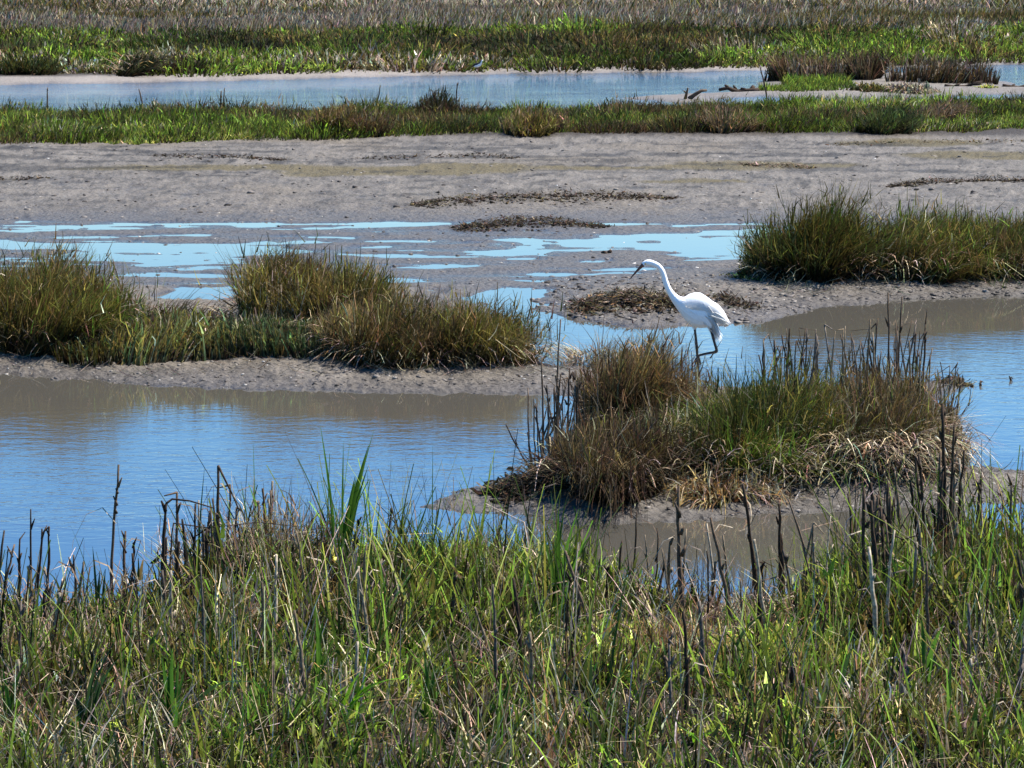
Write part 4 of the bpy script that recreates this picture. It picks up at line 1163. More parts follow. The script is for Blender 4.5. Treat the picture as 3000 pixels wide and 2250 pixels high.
def leaf_clump(label, bx, by, tips, group=None, wmm=11, col=GREEN, name='reed_clump'):
    """a young reed: long tapering leaves from one root, each bending to its tip"""
    b = G(bx, by)
    b = np.array([b[0], b[1], float(height(b[0], b[1])) - .02])
    g = Geo()
    more = [(x + random.uniform(-26, 26), y + random.uniform(15, 110)) for x, y in tips] if len(tips) > 2 else []
    for tx, ty in list(tips) + more:
        t = at_depth(tx, ty, b[1] + random.uniform(-.12, .12)) - b
        K = 9
        s = np.linspace(0, 1, K)[:, None]
        bow = np.array([0, 0, 1.0]) * np.linalg.norm(t[:2]) * .45 + np.array([-t[0], -t[1], 0]) * .25
        off = np.array([random.uniform(-.02, .02), random.uniform(-.02, .02), 0])
        p = b + off * (1 - s) + t * s + bow * np.sin(s * math.pi) * .5
        wd = wmm * .0019 * np.array([.55, .8, 1, 1, .95, .8, .6, .36, .06]) * random.uniform(.7, 1.15)
        g.strip(p, wd, (random.uniform(-1, 1), random.uniform(-1, 1), .05), np.array(col) * random.uniform(.7, 1.3))
    return put(name, g, M_BROAD, b, label=label, cat='reed clump', group=group)

GL = 'young green reeds on the near bank'
for a in [
    ('tall fan of green reed blades standing against the water, left of centre', 735, 1330, [(692, 920), (760, 925), (808, 928), (796, 962), (685, 1000), (742, 950), (722, 1010), (770, 1030)], GL, 12, GREEN),
    ('single dark reed blade right of the tall green fan', 806, 1330, [(792, 1002), (825, 1060)], GL, 9, DEEP),
    ('slim upright reed blade with its tip between the fan and the mud point', 928, 1320, [(935, 952), (960, 1040)], GL, 9, DEEP),
    ('pair of leaning reed blades below the mud point', 850, 1325, [(915, 1005), (895, 1075), (876, 1100)], GL, 9, DEEP),
    ('thin reed blade standing alone left of the tall green fan', 557, 1320, [(547, 955), (520, 1040)], GL, 6, GREEN),
    ('two dark reed blades leaning left at the left shore', 212, 1390, [(152, 1135), (200, 1180), (228, 1230)], GL, 9, DEEP),
    ('slim reed blade above the tan tangle, leaning right', 420, 1330, [(442, 1008), (395, 1160)], GL, 6, GREEN),
    ('wide dark reed blade lying diagonally low on the left', 385, 1675, [(577, 1478), (500, 1570)], GL, 15, DEEP),
    ('upright deep green clump low on the left of the near bank', 372, 1700, [(350, 1420), (365, 1440), (385, 1428), (398, 1450), (372, 1400), (410, 1500), (330, 1490)], GL, 11, GREEN),
    ('glowing bright green blades fanning right, low left of centre', 742, 1690, [(872, 1415), (830, 1470), (800, 1500), (780, 1450), (850, 1500), (720, 1520)], GL, 13, BRIGHT),
    ('tall dark green clump behind the glowing bright blades', 690, 1600, [(700, 1330), (690, 1360), (715, 1380), (680, 1300), (660, 1400), (730, 1350)], GL, 10, GREEN),
    ('leaning dark green clump low at the far left', 190, 1690, [(250, 1380), (235, 1430), (215, 1400), (180, 1470), (160, 1500)], GL, 12, DEEP),
    ('bright green blade tips at the bottom edge, left', 265, 1720, [(272, 1610), (255, 1600), (290, 1590), (240, 1580)], GL, 12, BRIGHT),
    ('diagonal dark green blade in front of the brown pool', 1562, 1520, [(1672, 1317), (1640, 1420)], GL, 12, DEEP),
    ('upright dark green blades at the lower right of the near bank', 1818, 1610, [(1858, 1355), (1840, 1400), (1800, 1480)], GL, 12, DEEP),
    ('deep green blades below the dark reed cluster', 1990, 1600, [(1990, 1330), (2000, 1360), (1975, 1380), (2040, 1345), (2020, 1420)], GL, 12, GREEN),
    ('bright green blade tips at the bottom edge, in the middle', 1502, 1720, [(1553, 1580), (1520, 1600), (1490, 1590), (1540, 1620)], GL, 13, BRIGHT),
    ('bright green blades at the bottom edge, right of the middle', 1890, 1740, [(1932, 1625), (1905, 1600), (1870, 1640)], GL, 14, BRIGHT),
    ('yellow-green blades in the bottom right corner', 2130, 1720, [(2150, 1540), (2120, 1560), (2180, 1590), (2100, 1610)], GL, 12, BRIGHT),
    ('tall green blades standing before the left foot of the reed islet', 1200, 1380, [(1222, 1080), (1205, 1110), (1190, 1060), (1250, 1100), (1280, 1150), (1170, 1140)], GL, 11, GREEN),
    ('dark green upright blade at the lower middle of the near bank', 1272, 1640, [(1278, 1400), (1260, 1450), (1290, 1480)], GL, 12, DEEP),
    ('deep green upright blades in the low middle of the near bank', 1090, 1700, [(1100, 1440), (1080, 1470), (1120, 1500), (1060, 1520)], GL, 11, GREEN),
    ('narrow green blades low on the near bank, left of the pale leaf', 930, 1660, [(915, 1400), (940, 1430), (960, 1480), (900, 1460)], GL, 10, GREEN),
    ('narrow green blades in the low right part of the near bank', 1700, 1700, [(1690, 1500), (1720, 1520), (1745, 1560), (1660, 1540)], GL, 10, GREEN),
    ('deep green blades at the left edge near the bottom', 20, 1690, [(60, 1420), (30, 1460), (5, 1440), (80, 1500)], GL, 11, GREEN),
    ('green blades low on the left, between the diagonal blade and the glowing ones', 560, 1700, [(540, 1480), (560, 1500), (585, 1470), (600, 1540), (520, 1560)], GL, 10, GREEN)]:
    leaf_clump(*a)
for lb, bx, by, tips in [('broad pale leaf lying slanted in the near bank grass, like a white slab', 985, 1490, [(1070, 1392)]),
                         ('pale silvery leaf blade standing curved left of the white slab-like leaf', 945, 1540, [(900, 1345)])]:
    leaf_clump(lb, bx, by, tips, None, 17, LEAFPALE, 'pale_leaf')['category'] = 'dead leaf'

# ------------------------------------------------------------------ straw, clods and shells on the mud
def strewn(name, label, spots, n, mix, length, wpx):
    g = Geo()
    for x0, x1, y0, y1, k in spots:
        m = int(n * k)
        px, py = x0 + rng.random(m) * (x1 - x0), y0 + rng.random(m) * (y1 - y0)
        p = G(px, py)
        z = height(p[:, 0], p[:, 1])
        ok = z > 0.012
        p, z = p[ok], z[ok]
        m = len(z)
        c0, c1 = pick(m, mix, .35)
        az = rng.random(m) * 6.28
        g.blades(np.stack([p[:, 0], p[:, 1], z + .006], -1), length[0] + (length[1] - length[0]) * rng.random(m), px_w(p[:, 1], wpx) * (.5 + rng.random(m)), az, 1.2 + .35 * rng.random(m), .25 * rng.standard_normal(m), az + 1.57, c0, c1, 3)
    put(name, g, M_DEAD, kind='stuff', label=label, cat='straw')
def rim_straw():
    g = Geo()
    m = 2600
    t = rng.random(m)
    px = 1150 + 920 * t
    py = np.interp(px, [1150, 1250, 1450, 1640, 1800, 2000, 2080], [1075, 1095, 1095, 1085, 1070, 1050, 1030]) - 70 * rng.random(m) ** 1.5
    keep = rng.random(m) < np.interp(px, [1150, 1400, 1480, 1660, 1720, 2080], [.12, .25, .3, .5, 1, 1])
    p = G(px, py)[keep]
    m = len(p)
    z = height(p[:, 0], p[:, 1]) + .02 + .16 * rng.random(m)
    c0, c1 = pick(m, {'straw': 6, 'grey': 3, 'brown': 1}, .4)
    az = -math.pi / 2 + 1.1 * rng.standard_normal(m)
    g.blades(np.stack([p[:, 0], p[:, 1], z], -1), .10 + .22 * rng.random(m), px_w(p[:, 1], 2.0) * (.5 + rng.random(m)), az, .5 + .7 * rng.random(m), .4 + .8 * rng.random(m), rng.random(m) * math.pi, c0, c1, 4, tip=.3)
    put('hanging_straw', g, M_DEAD, kind='stuff', label='pale dead leaves hanging over the front rim of the reed islet', cat='straw')
rim_straw()
strewn('straw_litter', 'pale straw strewn along the muddy feet of the islets',
       [(1230, 2080, 1030, 1095, .36), (800, 1190, 780, 825, .22), (1180, 1520, 775, 840, .16), (1640, 2260, 600, 648, .34), (0, 900, 770, 825, .22), (1960, 2260, 1015, 1075, .10), (1200, 1640, 640, 690, .10)], 2900,
       {'straw': 5, 'grey': 4, 'brown': 2}, (.05, .22), 1.3)

def clods(name, label, spots, cols, flat=.34):
    g = Geo()
    for x0, x1, y0, y1, n, s0, s1 in spots:
        px, py = x0 + rng.random(n) * (x1 - x0), y0 + rng.random(n) * (y1 - y0)
        p = G(px, py)
        z = height(p[:, 0], p[:, 1])
        ok = z > -0.004
        p, z = p[ok], z[ok]
        n = len(z)
        sz = (s0 + (s1 - s0) * rng.random(n) ** 2.2)
        cc = np.array(cols)[rng.integers(0, len(cols), n)] * (.7 + .6 * rng.random((n, 1)))
        g.rocks(np.stack([p[:, 0], p[:, 1], z + sz * .02], -1), sz, cc, flat)
    put(name, g, M_CLOD, kind='stuff', label=label, cat='mud clods')

MUDS = [(.12, .10, .085), (.09, .076, .064), (.035, .028, .022), (.05, .04, .032), (.15, .13, .11)]
clods('mud_clods', 'loose mud clods and shells scattered on the mudflat and islet shores',
      [(-300, 2512, 312, 480, 1300, .006, .034), (-300, 2512, 480, 620, 900, .005, .022), (1150, 1750, 600, 700, 1300, .005, .028), (1640, 2260, 600, 655, 1100, .005, .028), (-100, 1250, 760, 840, 1500, .004, .020),
       (930, 2260, 1020, 1115, 700, .004, .015), (-100, 1250, 600, 700, 300, .004, .02)], MUDS)
clods('shell_fragments', 'white shell fragments dotted over the grey mud',
      [(-300, 2512, 312, 620, 420, .005, .020), (1150, 2260, 600, 690, 260, .004, .016), (-100, 1250, 775, 838, 200, .004, .012), (1240, 2260, 1040, 1110, 220, .003, .010)],
      [(.42, .39, .35), (.30, .27, .23)], .3)

# lines of washed-up weed on the mud
def wrack(name, label, path, n, thick, hgt, mix_dark, cat='weed line', group='weed lines on the mud', size=(.02, .07), top=None):
    g = Geo()
    P = gp(path)
    seg = np.linalg.norm(np.diff(P, axis=0), axis=1)
    cum = np.concatenate([[0], np.cumsum(seg)])
    s = rng.random(n) * cum[-1]
    X = np.interp(s, cum, P[:, 0])
    Y = np.interp(s, cum, P[:, 1])
    f = s / cum[-1]
    env = np.sqrt(np.clip(4 * f * (1 - f), .02, 1)) * (.35 + .9 * fbm(s * 1.7, s * 0, 3, 400))
    off = rng.standard_normal(n) * .45
    X, Y = X + rng.standard_normal(n) * .04, Y + off * thick * env * (.4 + 1.3 * fbm(s * 2.3, s * 0 + 4, 3, 410)) + .5 * thick * (fbm(s * .9, s * 0 + 9, 3, 420) - .5)
    z = height(X, Y)
    zz = np.maximum(z, 0) + rng.random(n) ** 2 * hgt * env * 1.2 * np.exp(-off ** 2 * 2)
    c0, c1 = pick(n, mix_dark, .4)
    L = size[0] + (size[1] - size[0]) * rng.random(n)
    az = rng.random(n) * 6.28
    g.blades(np.stack([X, Y, zz], -1), L, L * (.2 + .35 * rng.random(n)), az, 1.3 + .4 * rng.random(n), .3 * rng.standard_normal(n), rng.random(n) * 3.14, c0, c1, 3, tip=.4)
    m = n // 8
    g.rocks(np.stack([X[:m], Y[:m], np.maximum(z[:m], 0) + .1 * hgt * env[:m]], -1), L[:m] * .3, c0[:m] * .8, .5)
    c = P.mean(0)
    put(name, g, M_DEAD, (c[0], c[1], float(height(c[0], c[1]))), label=label, cat=cat, group=group)
DW = {'blackbrown': 7, 'darkbrown': 3, 'brown': 1, 'grey': .6}
wrack('weed_line', 'long dark weed line on the mudflat, upper of the two in the middle', [(890, 452), (960, 446), (1050, 441), (1150, 437), (1250, 436), (1330, 436), (1460, 435)], 3600, 1.1, .07, DW)
wrack('weed_line', 'shorter dark weed line just above the puddles, lower of the two in the middle', [(990, 496), (1040, 490), (1130, 483), (1220, 485), (1310, 491)], 3000, .9, .08, DW)
wrack('weed_line', 'dark weed line on the mudflat at the right edge', [(1920, 412), (2000, 405), (2080, 402), (2150, 400), (2300, 398)], 1800, .4, .08, DW)
wrack('weed_line', 'short weed scatter on the mudflat above the right islet', [(1600, 366), (1680, 368), (1760, 372)], 700, .5, .05, {'darkbrown': 3, 'straw': 1, 'grey': 2, 'brown': 2})
wrack('weed_line', 'faint broken weed line near the grass band at the left', [(330, 345), (420, 350), (520, 350), (620, 356)], 900, .7, .03, DW)
wrack('weed_line', 'faint weed line under the middle of the grass band', [(760, 352), (900, 350), (1060, 345), (1120, 352)], 800, .7, .03, DW)
wrack('weed_line', 'thin weed patch at the left edge of the mudflat', [(-20, 398), (40, 396), (100, 394)], 300, .4, .04, DW)
wrack('weed_line', 'thin weed line below the grass band at the right', [(1790, 322), (1900, 318), (2050, 316), (2250, 314)], 800, .6, .03, {'darkbrown': 4, 'brown': 3, 'olive': 2})
wrack('weed_heap', 'rotting heap of dark weed on the mud behind the egret, with a yellow-green patch', [(1240, 676), (1290, 670), (1360, 668), (1440, 672), (1490, 678)], 3800, .75, .09, {'blackbrown': 5, 'darkbrown': 3, 'brown': 2, 'grey': 1.2, 'straw': .4}, 'weed heap', None, (.02, .08))
wrack('weed_heap', 'small dark weed strip on the mud right of the egret body', [(1540, 655), (1590, 668), (1640, 672)], 600, .4, .06, DW, 'weed heap', None)
tussock('creeping_plant', 'yellow-green leafy patch growing on the weed heap behind the egret', 'marsh plant', 1330, 664, 38, [(1290, 655), (1320, 642), (1350, 642), (1375, 655)], 260, {'lime': 4, 'green': 2}, wpx=3.0, ry=.3, out=1.0, curl=1.0)
wrack('weed_heap', 'dark scraps scattered on the left mud point of the reed islet', [(1060, 1078), (1110, 1066), (1160, 1052), (1195, 1040)], 1500, .45, .07, DW, 'weed heap', None, (.02, .09))  # dark strips and bits laid over the mud point
wrack('weed_heap', 'dark twiggy debris floating at the right tip of the reed islet', [(2030, 832), (2060, 828), (2084, 830)], 350, .2, .06, DW, 'weed heap', None)

# ------------------------------------------------------------------ driftwood and bits in the shallows
def branch(name, label, cat, path, rad, col, Y=None, group=None, forks=(), mat=M_DEAD):
    """a stick through pixels; y values are pixels at the depth of the first point's ground"""
    b = G(*path[0])
    zb = max(0.0, float(height(b[0], b[1])))
    Yd = b[1]
    pts = [np.array([b[0], Yd, zb])] + [at_depth(x, y, Yd + random.uniform(-.05, .05) * Yd / 20) for x, y in path[1:]]
    P = np.array([pts[0]] + [pts[i] * (1 - f) + pts[i + 1] * f for i in range(len(pts) - 1) for f in (.5, 1)])
    g = Geo()
    g.tube(P, np.linspace(rad, rad * .45, len(P)), col, 6)
    for i, x, y in forks:
        q = at_depth(x, y, Yd + .02)
        g.tube([P[i], (P[i] + q) / 2 + np.array([0, 0, .01]), q], [rad * .7, rad * .5, rad * .25], col, 5)
    return put(name, g, mat, pts[0], label=label, cat=cat, group=group)
branch('driftwood', 'black driftwood log end jutting over the sand at the left of the far islet', 'driftwood', [(1640, 201), (1615, 197), (1592, 198), (1572, 190), (1553, 194)], .07, BLACK, forks=[(2, 1600, 190), (4, 1584, 184), (5, 1590, 206), (6, 1566, 184)])
branch('driftwood', 'upright black stump on the driftwood at the left of the far islet', 'driftwood', [(1625, 199), (1627, 186)], .09, BLACK)
branch('driftwood', 'bent grey driftwood stick left of the black log end', 'driftwood', [(1488, 218), (1500, 205), (1515, 196), (1526, 195)], .05, DARK)
branch('driftwood', 'two-pronged dark stick standing in the sand below the far channel', 'driftwood', [(1480, 218), (1486, 190)], .035, DARK, forks=[(1, 1476, 196)])
branch('driftwood', 'dark log lying at the right end of the far islet', 'driftwood', [(2040, 193), (2060, 189), (2085, 188), (2100, 182), (2120, 181)], .06, BLACK, forks=[(2, 2075, 180), (4, 2096, 192), (6, 2122, 176)])
branch('driftwood', 'dark log at the right edge beside the far channel', 'driftwood', [(2165, 193), (2185, 189), (2200, 190), (2220, 185), (2245, 186)], .06, BLACK, forks=[(2, 2192, 182), (4, 2208, 194)])
branch('driftwood', 'small dark curled driftwood piece in the puddles above the egret', 'driftwood', [(1303, 551), (1312, 549), (1320, 541)], .035, BLACK)
branch('twig', 'tiny dark twig standing out of the blue water at the right edge', 'twig', [(2184, 822), (2180, 812)], .008, BLACK, forks=[(1, 2188, 819)])
branch('twig', 'small dark twig in the water right of the islet debris', 'twig', [(2118, 833), (2118, 822)], .01, DARK, forks=[(1, 2124, 826)])
branch('twig', 'dark leaf-like stick on the mud point left of the reed islet', 'twig', [(1120, 828), (1145, 830), (1150, 826)], .012, BLACK)
branch('twig', 'thin twig with small forks standing in the left puddle', 'twig', [(228, 562), (240, 545)], .006, DARK, forks=[(1, 226, 548)])
for x, y, tx, ty, lb in [(105, 248, 103, 189, 'thin lone stem before the far channel at the left'), (478, 246, 478, 196, 'left of two thin stems before the far channel'), (484, 246, 485, 190, 'right of two thin stems before the far channel'),
                         (805, 242, 822, 184, 'slanting thin stem before the far channel'), (985, 244, 988, 180, 'thin upright stem before the far channel, right of the dark spiky tuft'), (312, 246, 300, 192, 'forked thin stem before the far channel'),
                         (1658, 205, 1640, 138, 'thin slanting stem at the left end of the far islet'), (270, 640, 243, 560, 'fine dark stem over the puddles at the left islet')]:
    reed(lb, x, y + 8, tx, ty, 'thin stems before the far channel', 14 if y < 400 else 5, DARK, 1, 0, None, 5, 'dead_reed')

# ------------------------------------------------------------------ far islet and far bank plants
GS = 'dead stands on the far islet'
for lb, cx, by, half, ol, mix, nn in [
    ('reddish-brown dead stand at the left of the far islet', 1735, 176, 90, [(1640, 140), (1670, 112), (1740, 118), (1800, 120), (1835, 140)], {'rust': 5, 'brown': 2, 'grey': 1}, 1100),
    ('dark narrow dead bush in the middle of the far islet', 1860, 175, 38, [(1820, 120), (1850, 98), (1880, 98), (1905, 125)], {'darkbrown': 5, 'rust': 2}, 900),
    ('open brown stand of dead stalks at the right of the far islet', 2040, 182, 115, [(1920, 120), (1960, 114), (2050, 120), (2120, 118), (2160, 130)], {'rust': 3, 'brown': 2, 'grey': 2, 'straw': .5}, 800)]:
    tussock('dead_stand', lb, 'dead stand', cx, by, half, ol, nn, mix, GS, ry=1.2, wpx=1.1, wind=(.08, 0), out=.25, curl=.2)
tussock('straw_heap', 'pale straw heap at the front of the far islet', 'straw heap', 1960, 203, 60, [(1900, 190), (1930, 172), (1980, 170), (2020, 192)], 500, {'straw': 4, 'grey': 2, 'brown': 1}, ry=.8, out=1.2, curl=1.3, wpx=1.8, mat=M_DEAD)
tussock('creeping_plant', 'olive-brown low plants between the green turf and the straw heap on the far islet', 'marsh plant', 1880, 201, 50, [(1830, 188), (1870, 175), (1930, 188)], 500, {'olive': 3, 'orange': 1, 'dark': 1}, ry=.7, wpx=1.4, out=.8)
tussock('creeping_plant', 'yellow plant at the right end of the far islet', 'marsh plant', 2135, 195, 28, [(2105, 188), (2135, 176), (2165, 188)], 160, {'lime': 4}, ry=.5, wpx=2, out=1)

GB = 'dark tussocks on the far bank'
for lb, cx, by, half, ol, mix, nn, skn in [
    ('black leaning dead clump with a pale foot on the far bank at the left', 290, 168, 36, [(258, 140), (275, 115), (300, 92), (312, 95), (322, 140)], {'darkbrown': 5, 'dark': 4}, 700, 60),
    ('dark rounded bush at the front of the far bank, in the middle', 1222, 136, 26, [(1192, 112), (1215, 88), (1240, 90), (1252, 115)], {'dark': 5, 'darkbrown': 2}, 700, 0),
    ('wide dark green bush high on the far bank, right of the middle', 1590, 70, 52, [(1535, 58), (1565, 42), (1610, 44), (1645, 60)], {'dark': 6, 'green': 1}, 800, 0),
    ('lower dark green bush left of the wide one on the far bank', 1490, 72, 42, [(1445, 62), (1480, 52), (1530, 62)], {'dark': 4, 'green': 3}, 600, 0),
    ('dark bush high on the far bank, left of the middle', 835, 84, 42, [(790, 70), (830, 48), (880, 68)], {'dark': 5, 'green': 2}, 600, 0),
    ('dark spreading bush right beside the one left of the middle', 1010, 88, 45, [(965, 74), (1010, 50), (1055, 76)], {'dark': 5, 'green': 2, 'rust': 1}, 600, 0),
    ('dark green tuft on the far bank front, left of the middle', 900, 148, 60, [(835, 125), (880, 100), (930, 105), (965, 130)], {'dark': 4, 'green': 3}, 800, 0),
    ('dark brown tuft beside the black leaning clump', 400, 163, 60, [(335, 140), (380, 115), (430, 120), (465, 145)], {'dark': 3, 'darkbrown': 3, 'green': 1}, 800, 0),
    ('dark tuft at the front of the far bank, far left', 60, 166, 70, [(-15, 145), (40, 118), (100, 122), (135, 148)], {'dark': 3, 'olive': 3}, 900, 0),
    ('dark green tuft at the right of the far bank', 1960, 112, 40, [(1915, 98), (1950, 78), (2000, 96)], {'dark': 4, 'green': 2}, 600, 0),
    ('dark green tuft at the far right of the far bank', 2110, 112, 45, [(2060, 98), (2100, 80), (2160, 98)], {'dark': 4, 'green': 2, 'rust': 1}, 600, 0),
    ('small dark tuft high on the far bank at the left', 160, 72, 30, [(125, 62), (160, 45), (195, 62)], {'dark': 4, 'olive': 2}, 400, 0),
    ('tan dead clump high on the far bank in the middle', 1130, 92, 18, [(1110, 82), (1130, 64), (1150, 84)], {'straw': 4, 'orange': 2}, 250, 0)]:
    tussock('far_tussock', lb, 'tussock', cx, by, half, ol, nn, mix, GB, ry=1.6, wpx=1.5, wind=(.15, 0), out=.45, curl=.5,
            skirt=dict(n=skn, mix={'straw': 3, 'orange': 1}, hgt=.5, ry=1.5, length=(.3, .7), wpx=1.3) if skn else None)

# shrubs along the top of the view: short trunk, limbs and a loose leafy crown
GT = 'distant shrubs at the top of the view'
for lb, x, Yd, wd, hg, mix in [
    ('distant dark green shrub at the top, left of the middle', 716, 178, 3.2, 2.3, {'dark': 5, 'green': 2}),
    ('distant yellow-green shrub right beside the dark one at the top', 850, 176, 4.0, 1.9, {'green': 3, 'olive': 3}),
    ('distant black-green shrub with pale stems at the top of the middle', 1330, 176, 2.2, 2.2, {'dark': 6}),
    ('distant olive shrub at the top, right of the middle', 1120, 178, 4.2, 2.0, {'olive': 3, 'dark': 2, 'brown': 1}),
    ('distant bare branching shrub at the top left', 385, 172, 1.8, 1.8, {'darkbrown': 4, 'grey': 2}),
    ('distant grey-brown shrub at the top, left', 480, 175, 3.0, 1.6, {'brown': 2, 'olive': 2, 'grey': 2}),
    ('distant brown shrub at the top left corner', 60, 172, 3.6, 1.7, {'brown': 2, 'olive': 2, 'grey': 1}),
    ('distant olive-brown shrub at the top, right', 1700, 180, 4.0, 1.7, {'olive': 3, 'brown': 2}),
    ('distant brown shrub at the top right corner', 2120, 182, 4.5, 1.7, {'brown': 3, 'olive': 2})]:
    X = (x - CX) / F * Yd
    zb = float(height(X, Yd))
    g = Geo()
    for _ in range(7):
        a = random.uniform(0, 6.28)
        e = np.array([X + math.cos(a) * wd * .35, Yd + math.sin(a) * wd * .35, zb + hg * random.uniform(.55, .9)])
        b0 = np.array([X, Yd, zb - .05])
        g.tube([b0, b0 * .5 + e * .5 + np.array([0, 0, .12]), e], [.06, .04, .015], BLACK if 'pale' not in lb else GREY, 5)
    trunk = g
    n = 1500 if 'bare' not in lb else 250
    cl = rng.standard_normal((16, 3)) * np.array([wd * .3, wd * .3, hg * .20]) + np.array([X, Yd, zb + hg * .55])
    p = cl[rng.integers(0, 16, n)] + rng.standard_normal((n, 3)) * np.array([.28, .28, .2])
    p[:, 2] = np.maximum(p[:, 2], zb + .05)
    c0, c1 = pick(n, mix, .3)
    base = np.array([X, Yd, zb])
    o = put('distant_shrub', trunk, M_DEAD, base, label=lb, cat='shrub', group=GT)
    g2 = Geo()
    g2.blades(p - base, .12 + .2 * rng.random(n), .10 + .1 * rng.random(n), rng.random(n) * 6.28, rng.random(n) * 1.6, .5 * rng.random(n), rng.random(n) * 3.14, c0, c1, 2, tip=.3)
    link('crown', g2.mesh('crown'), M_LEAF, parent=o)

# ------------------------------------------------------------------ the egret
def build_egret():
    foot = G(1508, 793)
    fz = 0.0
    K = 0.000644 * 1.0                     # metres per crop pixel at 20 m
    def p(px, py, y=0.0):
        return np.array([(px - 1105) * K, y, (1390 - py) * K])
    def loft(pts, rv, rd, sides=16):
        """tube with own in-plane and sideways radii"""
        P = np.array(pts)
        d = np.gradient(P, axis=0)
        d /= np.linalg.norm(d, axis=1)[:, None]
        yv = np.array([0, 1.0, 0])
        nrm = np.cross(d, yv)
        nrm /= np.linalg.norm(nrm, axis=1)[:, None]
        th = np.arange(sides) * 2 * math.pi / sides
        v = P[:, None] + np.array(rv)[:, None, None] * np.cos(th)[None, :, None] * nrm[:, None] + np.array(rd)[:, None, None] * np.sin(th)[None, :, None] * yv
        return v
    bm = bmesh.new()
    def skin(pts, rv, rd, sides=16):
        v = loft(pts, rv, rd, sides)
        rings = [[bm.verts.new(x) for x in r] for r in v]
        for a, b in zip(rings, rings[1:]):
            for i in range(sides):
                bm.faces.new([a[i], a[(i + 1) % sides], b[(i + 1) % sides], b[i]])
        bm.faces.new(list(reversed(rings[0])))
        bm.faces.new(rings[-1])
    def smooth(path, rv, rd, m=4):
        """Catmull-Rom through the control rings"""
        A = np.column_stack([np.array(path), rv, rd])
        A = np.vstack([2 * A[0] - A[1], A, 2 * A[-1] - A[-2]])
        out = []
        for i in range(1, len(A) - 2):
            for t in np.linspace(0, 1, m, endpoint=False):
                a, b, c, d = A[i - 1], A[i], A[i + 1], A[i + 2]
                out.append(.5 * (2 * b + (c - a) * t + (2 * a - 5 * b + 4 * c - d) * t * t + (3 * b - a - 3 * c + d) * t ** 3))
        out.append(A[-2])
        o = np.array(out)
        return o[:, :3], np.maximum(o[:, 3], .001), np.maximum(o[:, 4], .001)
    def add(ctrl, m=5, sides=18):
        pts = [p(c[0], c[1], c[4] if len(c) > 4 else 0) for c in ctrl]
        skin(*smooth(pts, [c[2] * K for c in ctrl], [c[3] * K for c in ctrl], m), sides)
    # bill, head, neck and body in one run: (x, y, in-plane radius, sideways radius) in crop pixels
    add([(350, 446, 5, 5), (395, 396, 9, 8), (440, 345, 13, 11), (482, 302, 18, 15), (520, 268, 28, 23), (560, 256, 33, 28), (605, 266, 32, 28), (655, 288, 31, 27), (700, 335, 30, 27), (728, 400, 29, 26),
         (748, 470, 31, 28), (782, 550, 33, 30), (830, 620, 42, 38), (885, 675, 62, 56), (950, 715, 100, 82), (1030, 752, 150, 108), (1110, 785, 175, 116), (1190, 805, 160, 108), (1260, 812, 125, 86),
         (1320, 835, 85, 60), (1375, 875, 50, 40), (1415, 912, 26, 26)])
    # feathered thighs and the legs: standing leg far side, lifted leg near side
    add([(1085, 850, 80, 52, .03), (1072, 930, 48, 36, .03), (1070, 985, 16, 14, .03), (1078, 1060, 15, 15, .03), (1088, 1140, 15, 15, .03), (1092, 1180, 18, 18, .03), (1096, 1240, 15, 15, .03), (1102, 1330, 15, 15, .03), (1106, 1440, 15, 15, .03)], 5, 12)
    add([(1190, 850, 85, 52, -.035), (1222, 920, 46, 36, -.035), (1236, 970, 16, 14, -.035), (1256, 1050, 15, 15, -.035), (1280, 1130, 15, 15, -.035), (1298, 1190, 17, 15, -.035), (1292, 1216, 18, 15, -.035),
         (1240, 1226, 14, 13, -.035), (1170, 1240, 14, 13, -.035), (1115, 1256, 13, 12, -.035), (1092, 1280, 13, 12, -.035)], 6, 12)
    for tip in [(1030, 1362, 11), (1062, 1388, 11), (1132, 1372, 10)]:      # hanging toes of the lifted foot
        mid = ((1100 + tip[0]) / 2 + (-6 if tip[0] < 1100 else 8), (1268 + tip[1]) / 2 + 4)
        add([(1102, 1262, 11, 10, -.035), (mid[0], mid[1], 10, 9, -.035 + (tip[0] - 1080) * .0002), (tip[0], tip[1], 5, 5, -.035 + (tip[0] - 1080) * .0004)], 4, 10)
    bmesh.ops.recalc_face_normals(bm, faces=bm.faces)
    me = bpy.data.meshes.new('egret_raw')
    bm.to_mesh(me)
    bm.free()
    tmp = bpy.data.objects.new('egret_raw', me)
    COL.objects.link(tmp)
    rm = tmp.modifiers.new('r', 'REMESH')
    rm.mode = 'VOXEL'
    rm.voxel_size = 0.0026
    smd = tmp.modifiers.new('s', 'SMOOTH')
    smd.factor = .5
    smd.iterations = 3
    dg = bpy.context.evaluated_depsgraph_get()
    ev = tmp.evaluated_get(dg)
    body = bpy.data.meshes.new_from_object(ev)
    bpy.data.objects.remove(tmp)
    body.name = 'egret'
    mw = mat_plain('white_feathers', (.88, .88, .87), .75, .2, .04, 40, .25, 90)
    mbk = mat_plain('leg_skin', (.018, .016, .016), .45, .4, .3, 60)
    mbl = mat_plain('bill', (.085, .030, .018), .4, .4, .3, 50)
    body.materials.clear()
    for mm in (mw, mbk, mbl):
        body.materials.append(mm)
    for f in body.polygons:
        c = f.center
        x, y = c.x / K + 1105, 1390 - c.z / K
        mi = 0
        if y > 985 + 6 * math.sin(x) and x < 1420:
            mi = 1
        elif x > 1215 and y > 955 and c.y < -.01 and x < 1290:
            mi = 1
        # bill and bare face: everything left of a slanted line through the gape
        if (x - 505) * .75 + (y - 275) * -.55 < -2 and x < 560 and y < 440:
            mi = 2
        f.material_index = mi
        f.use_smooth = True
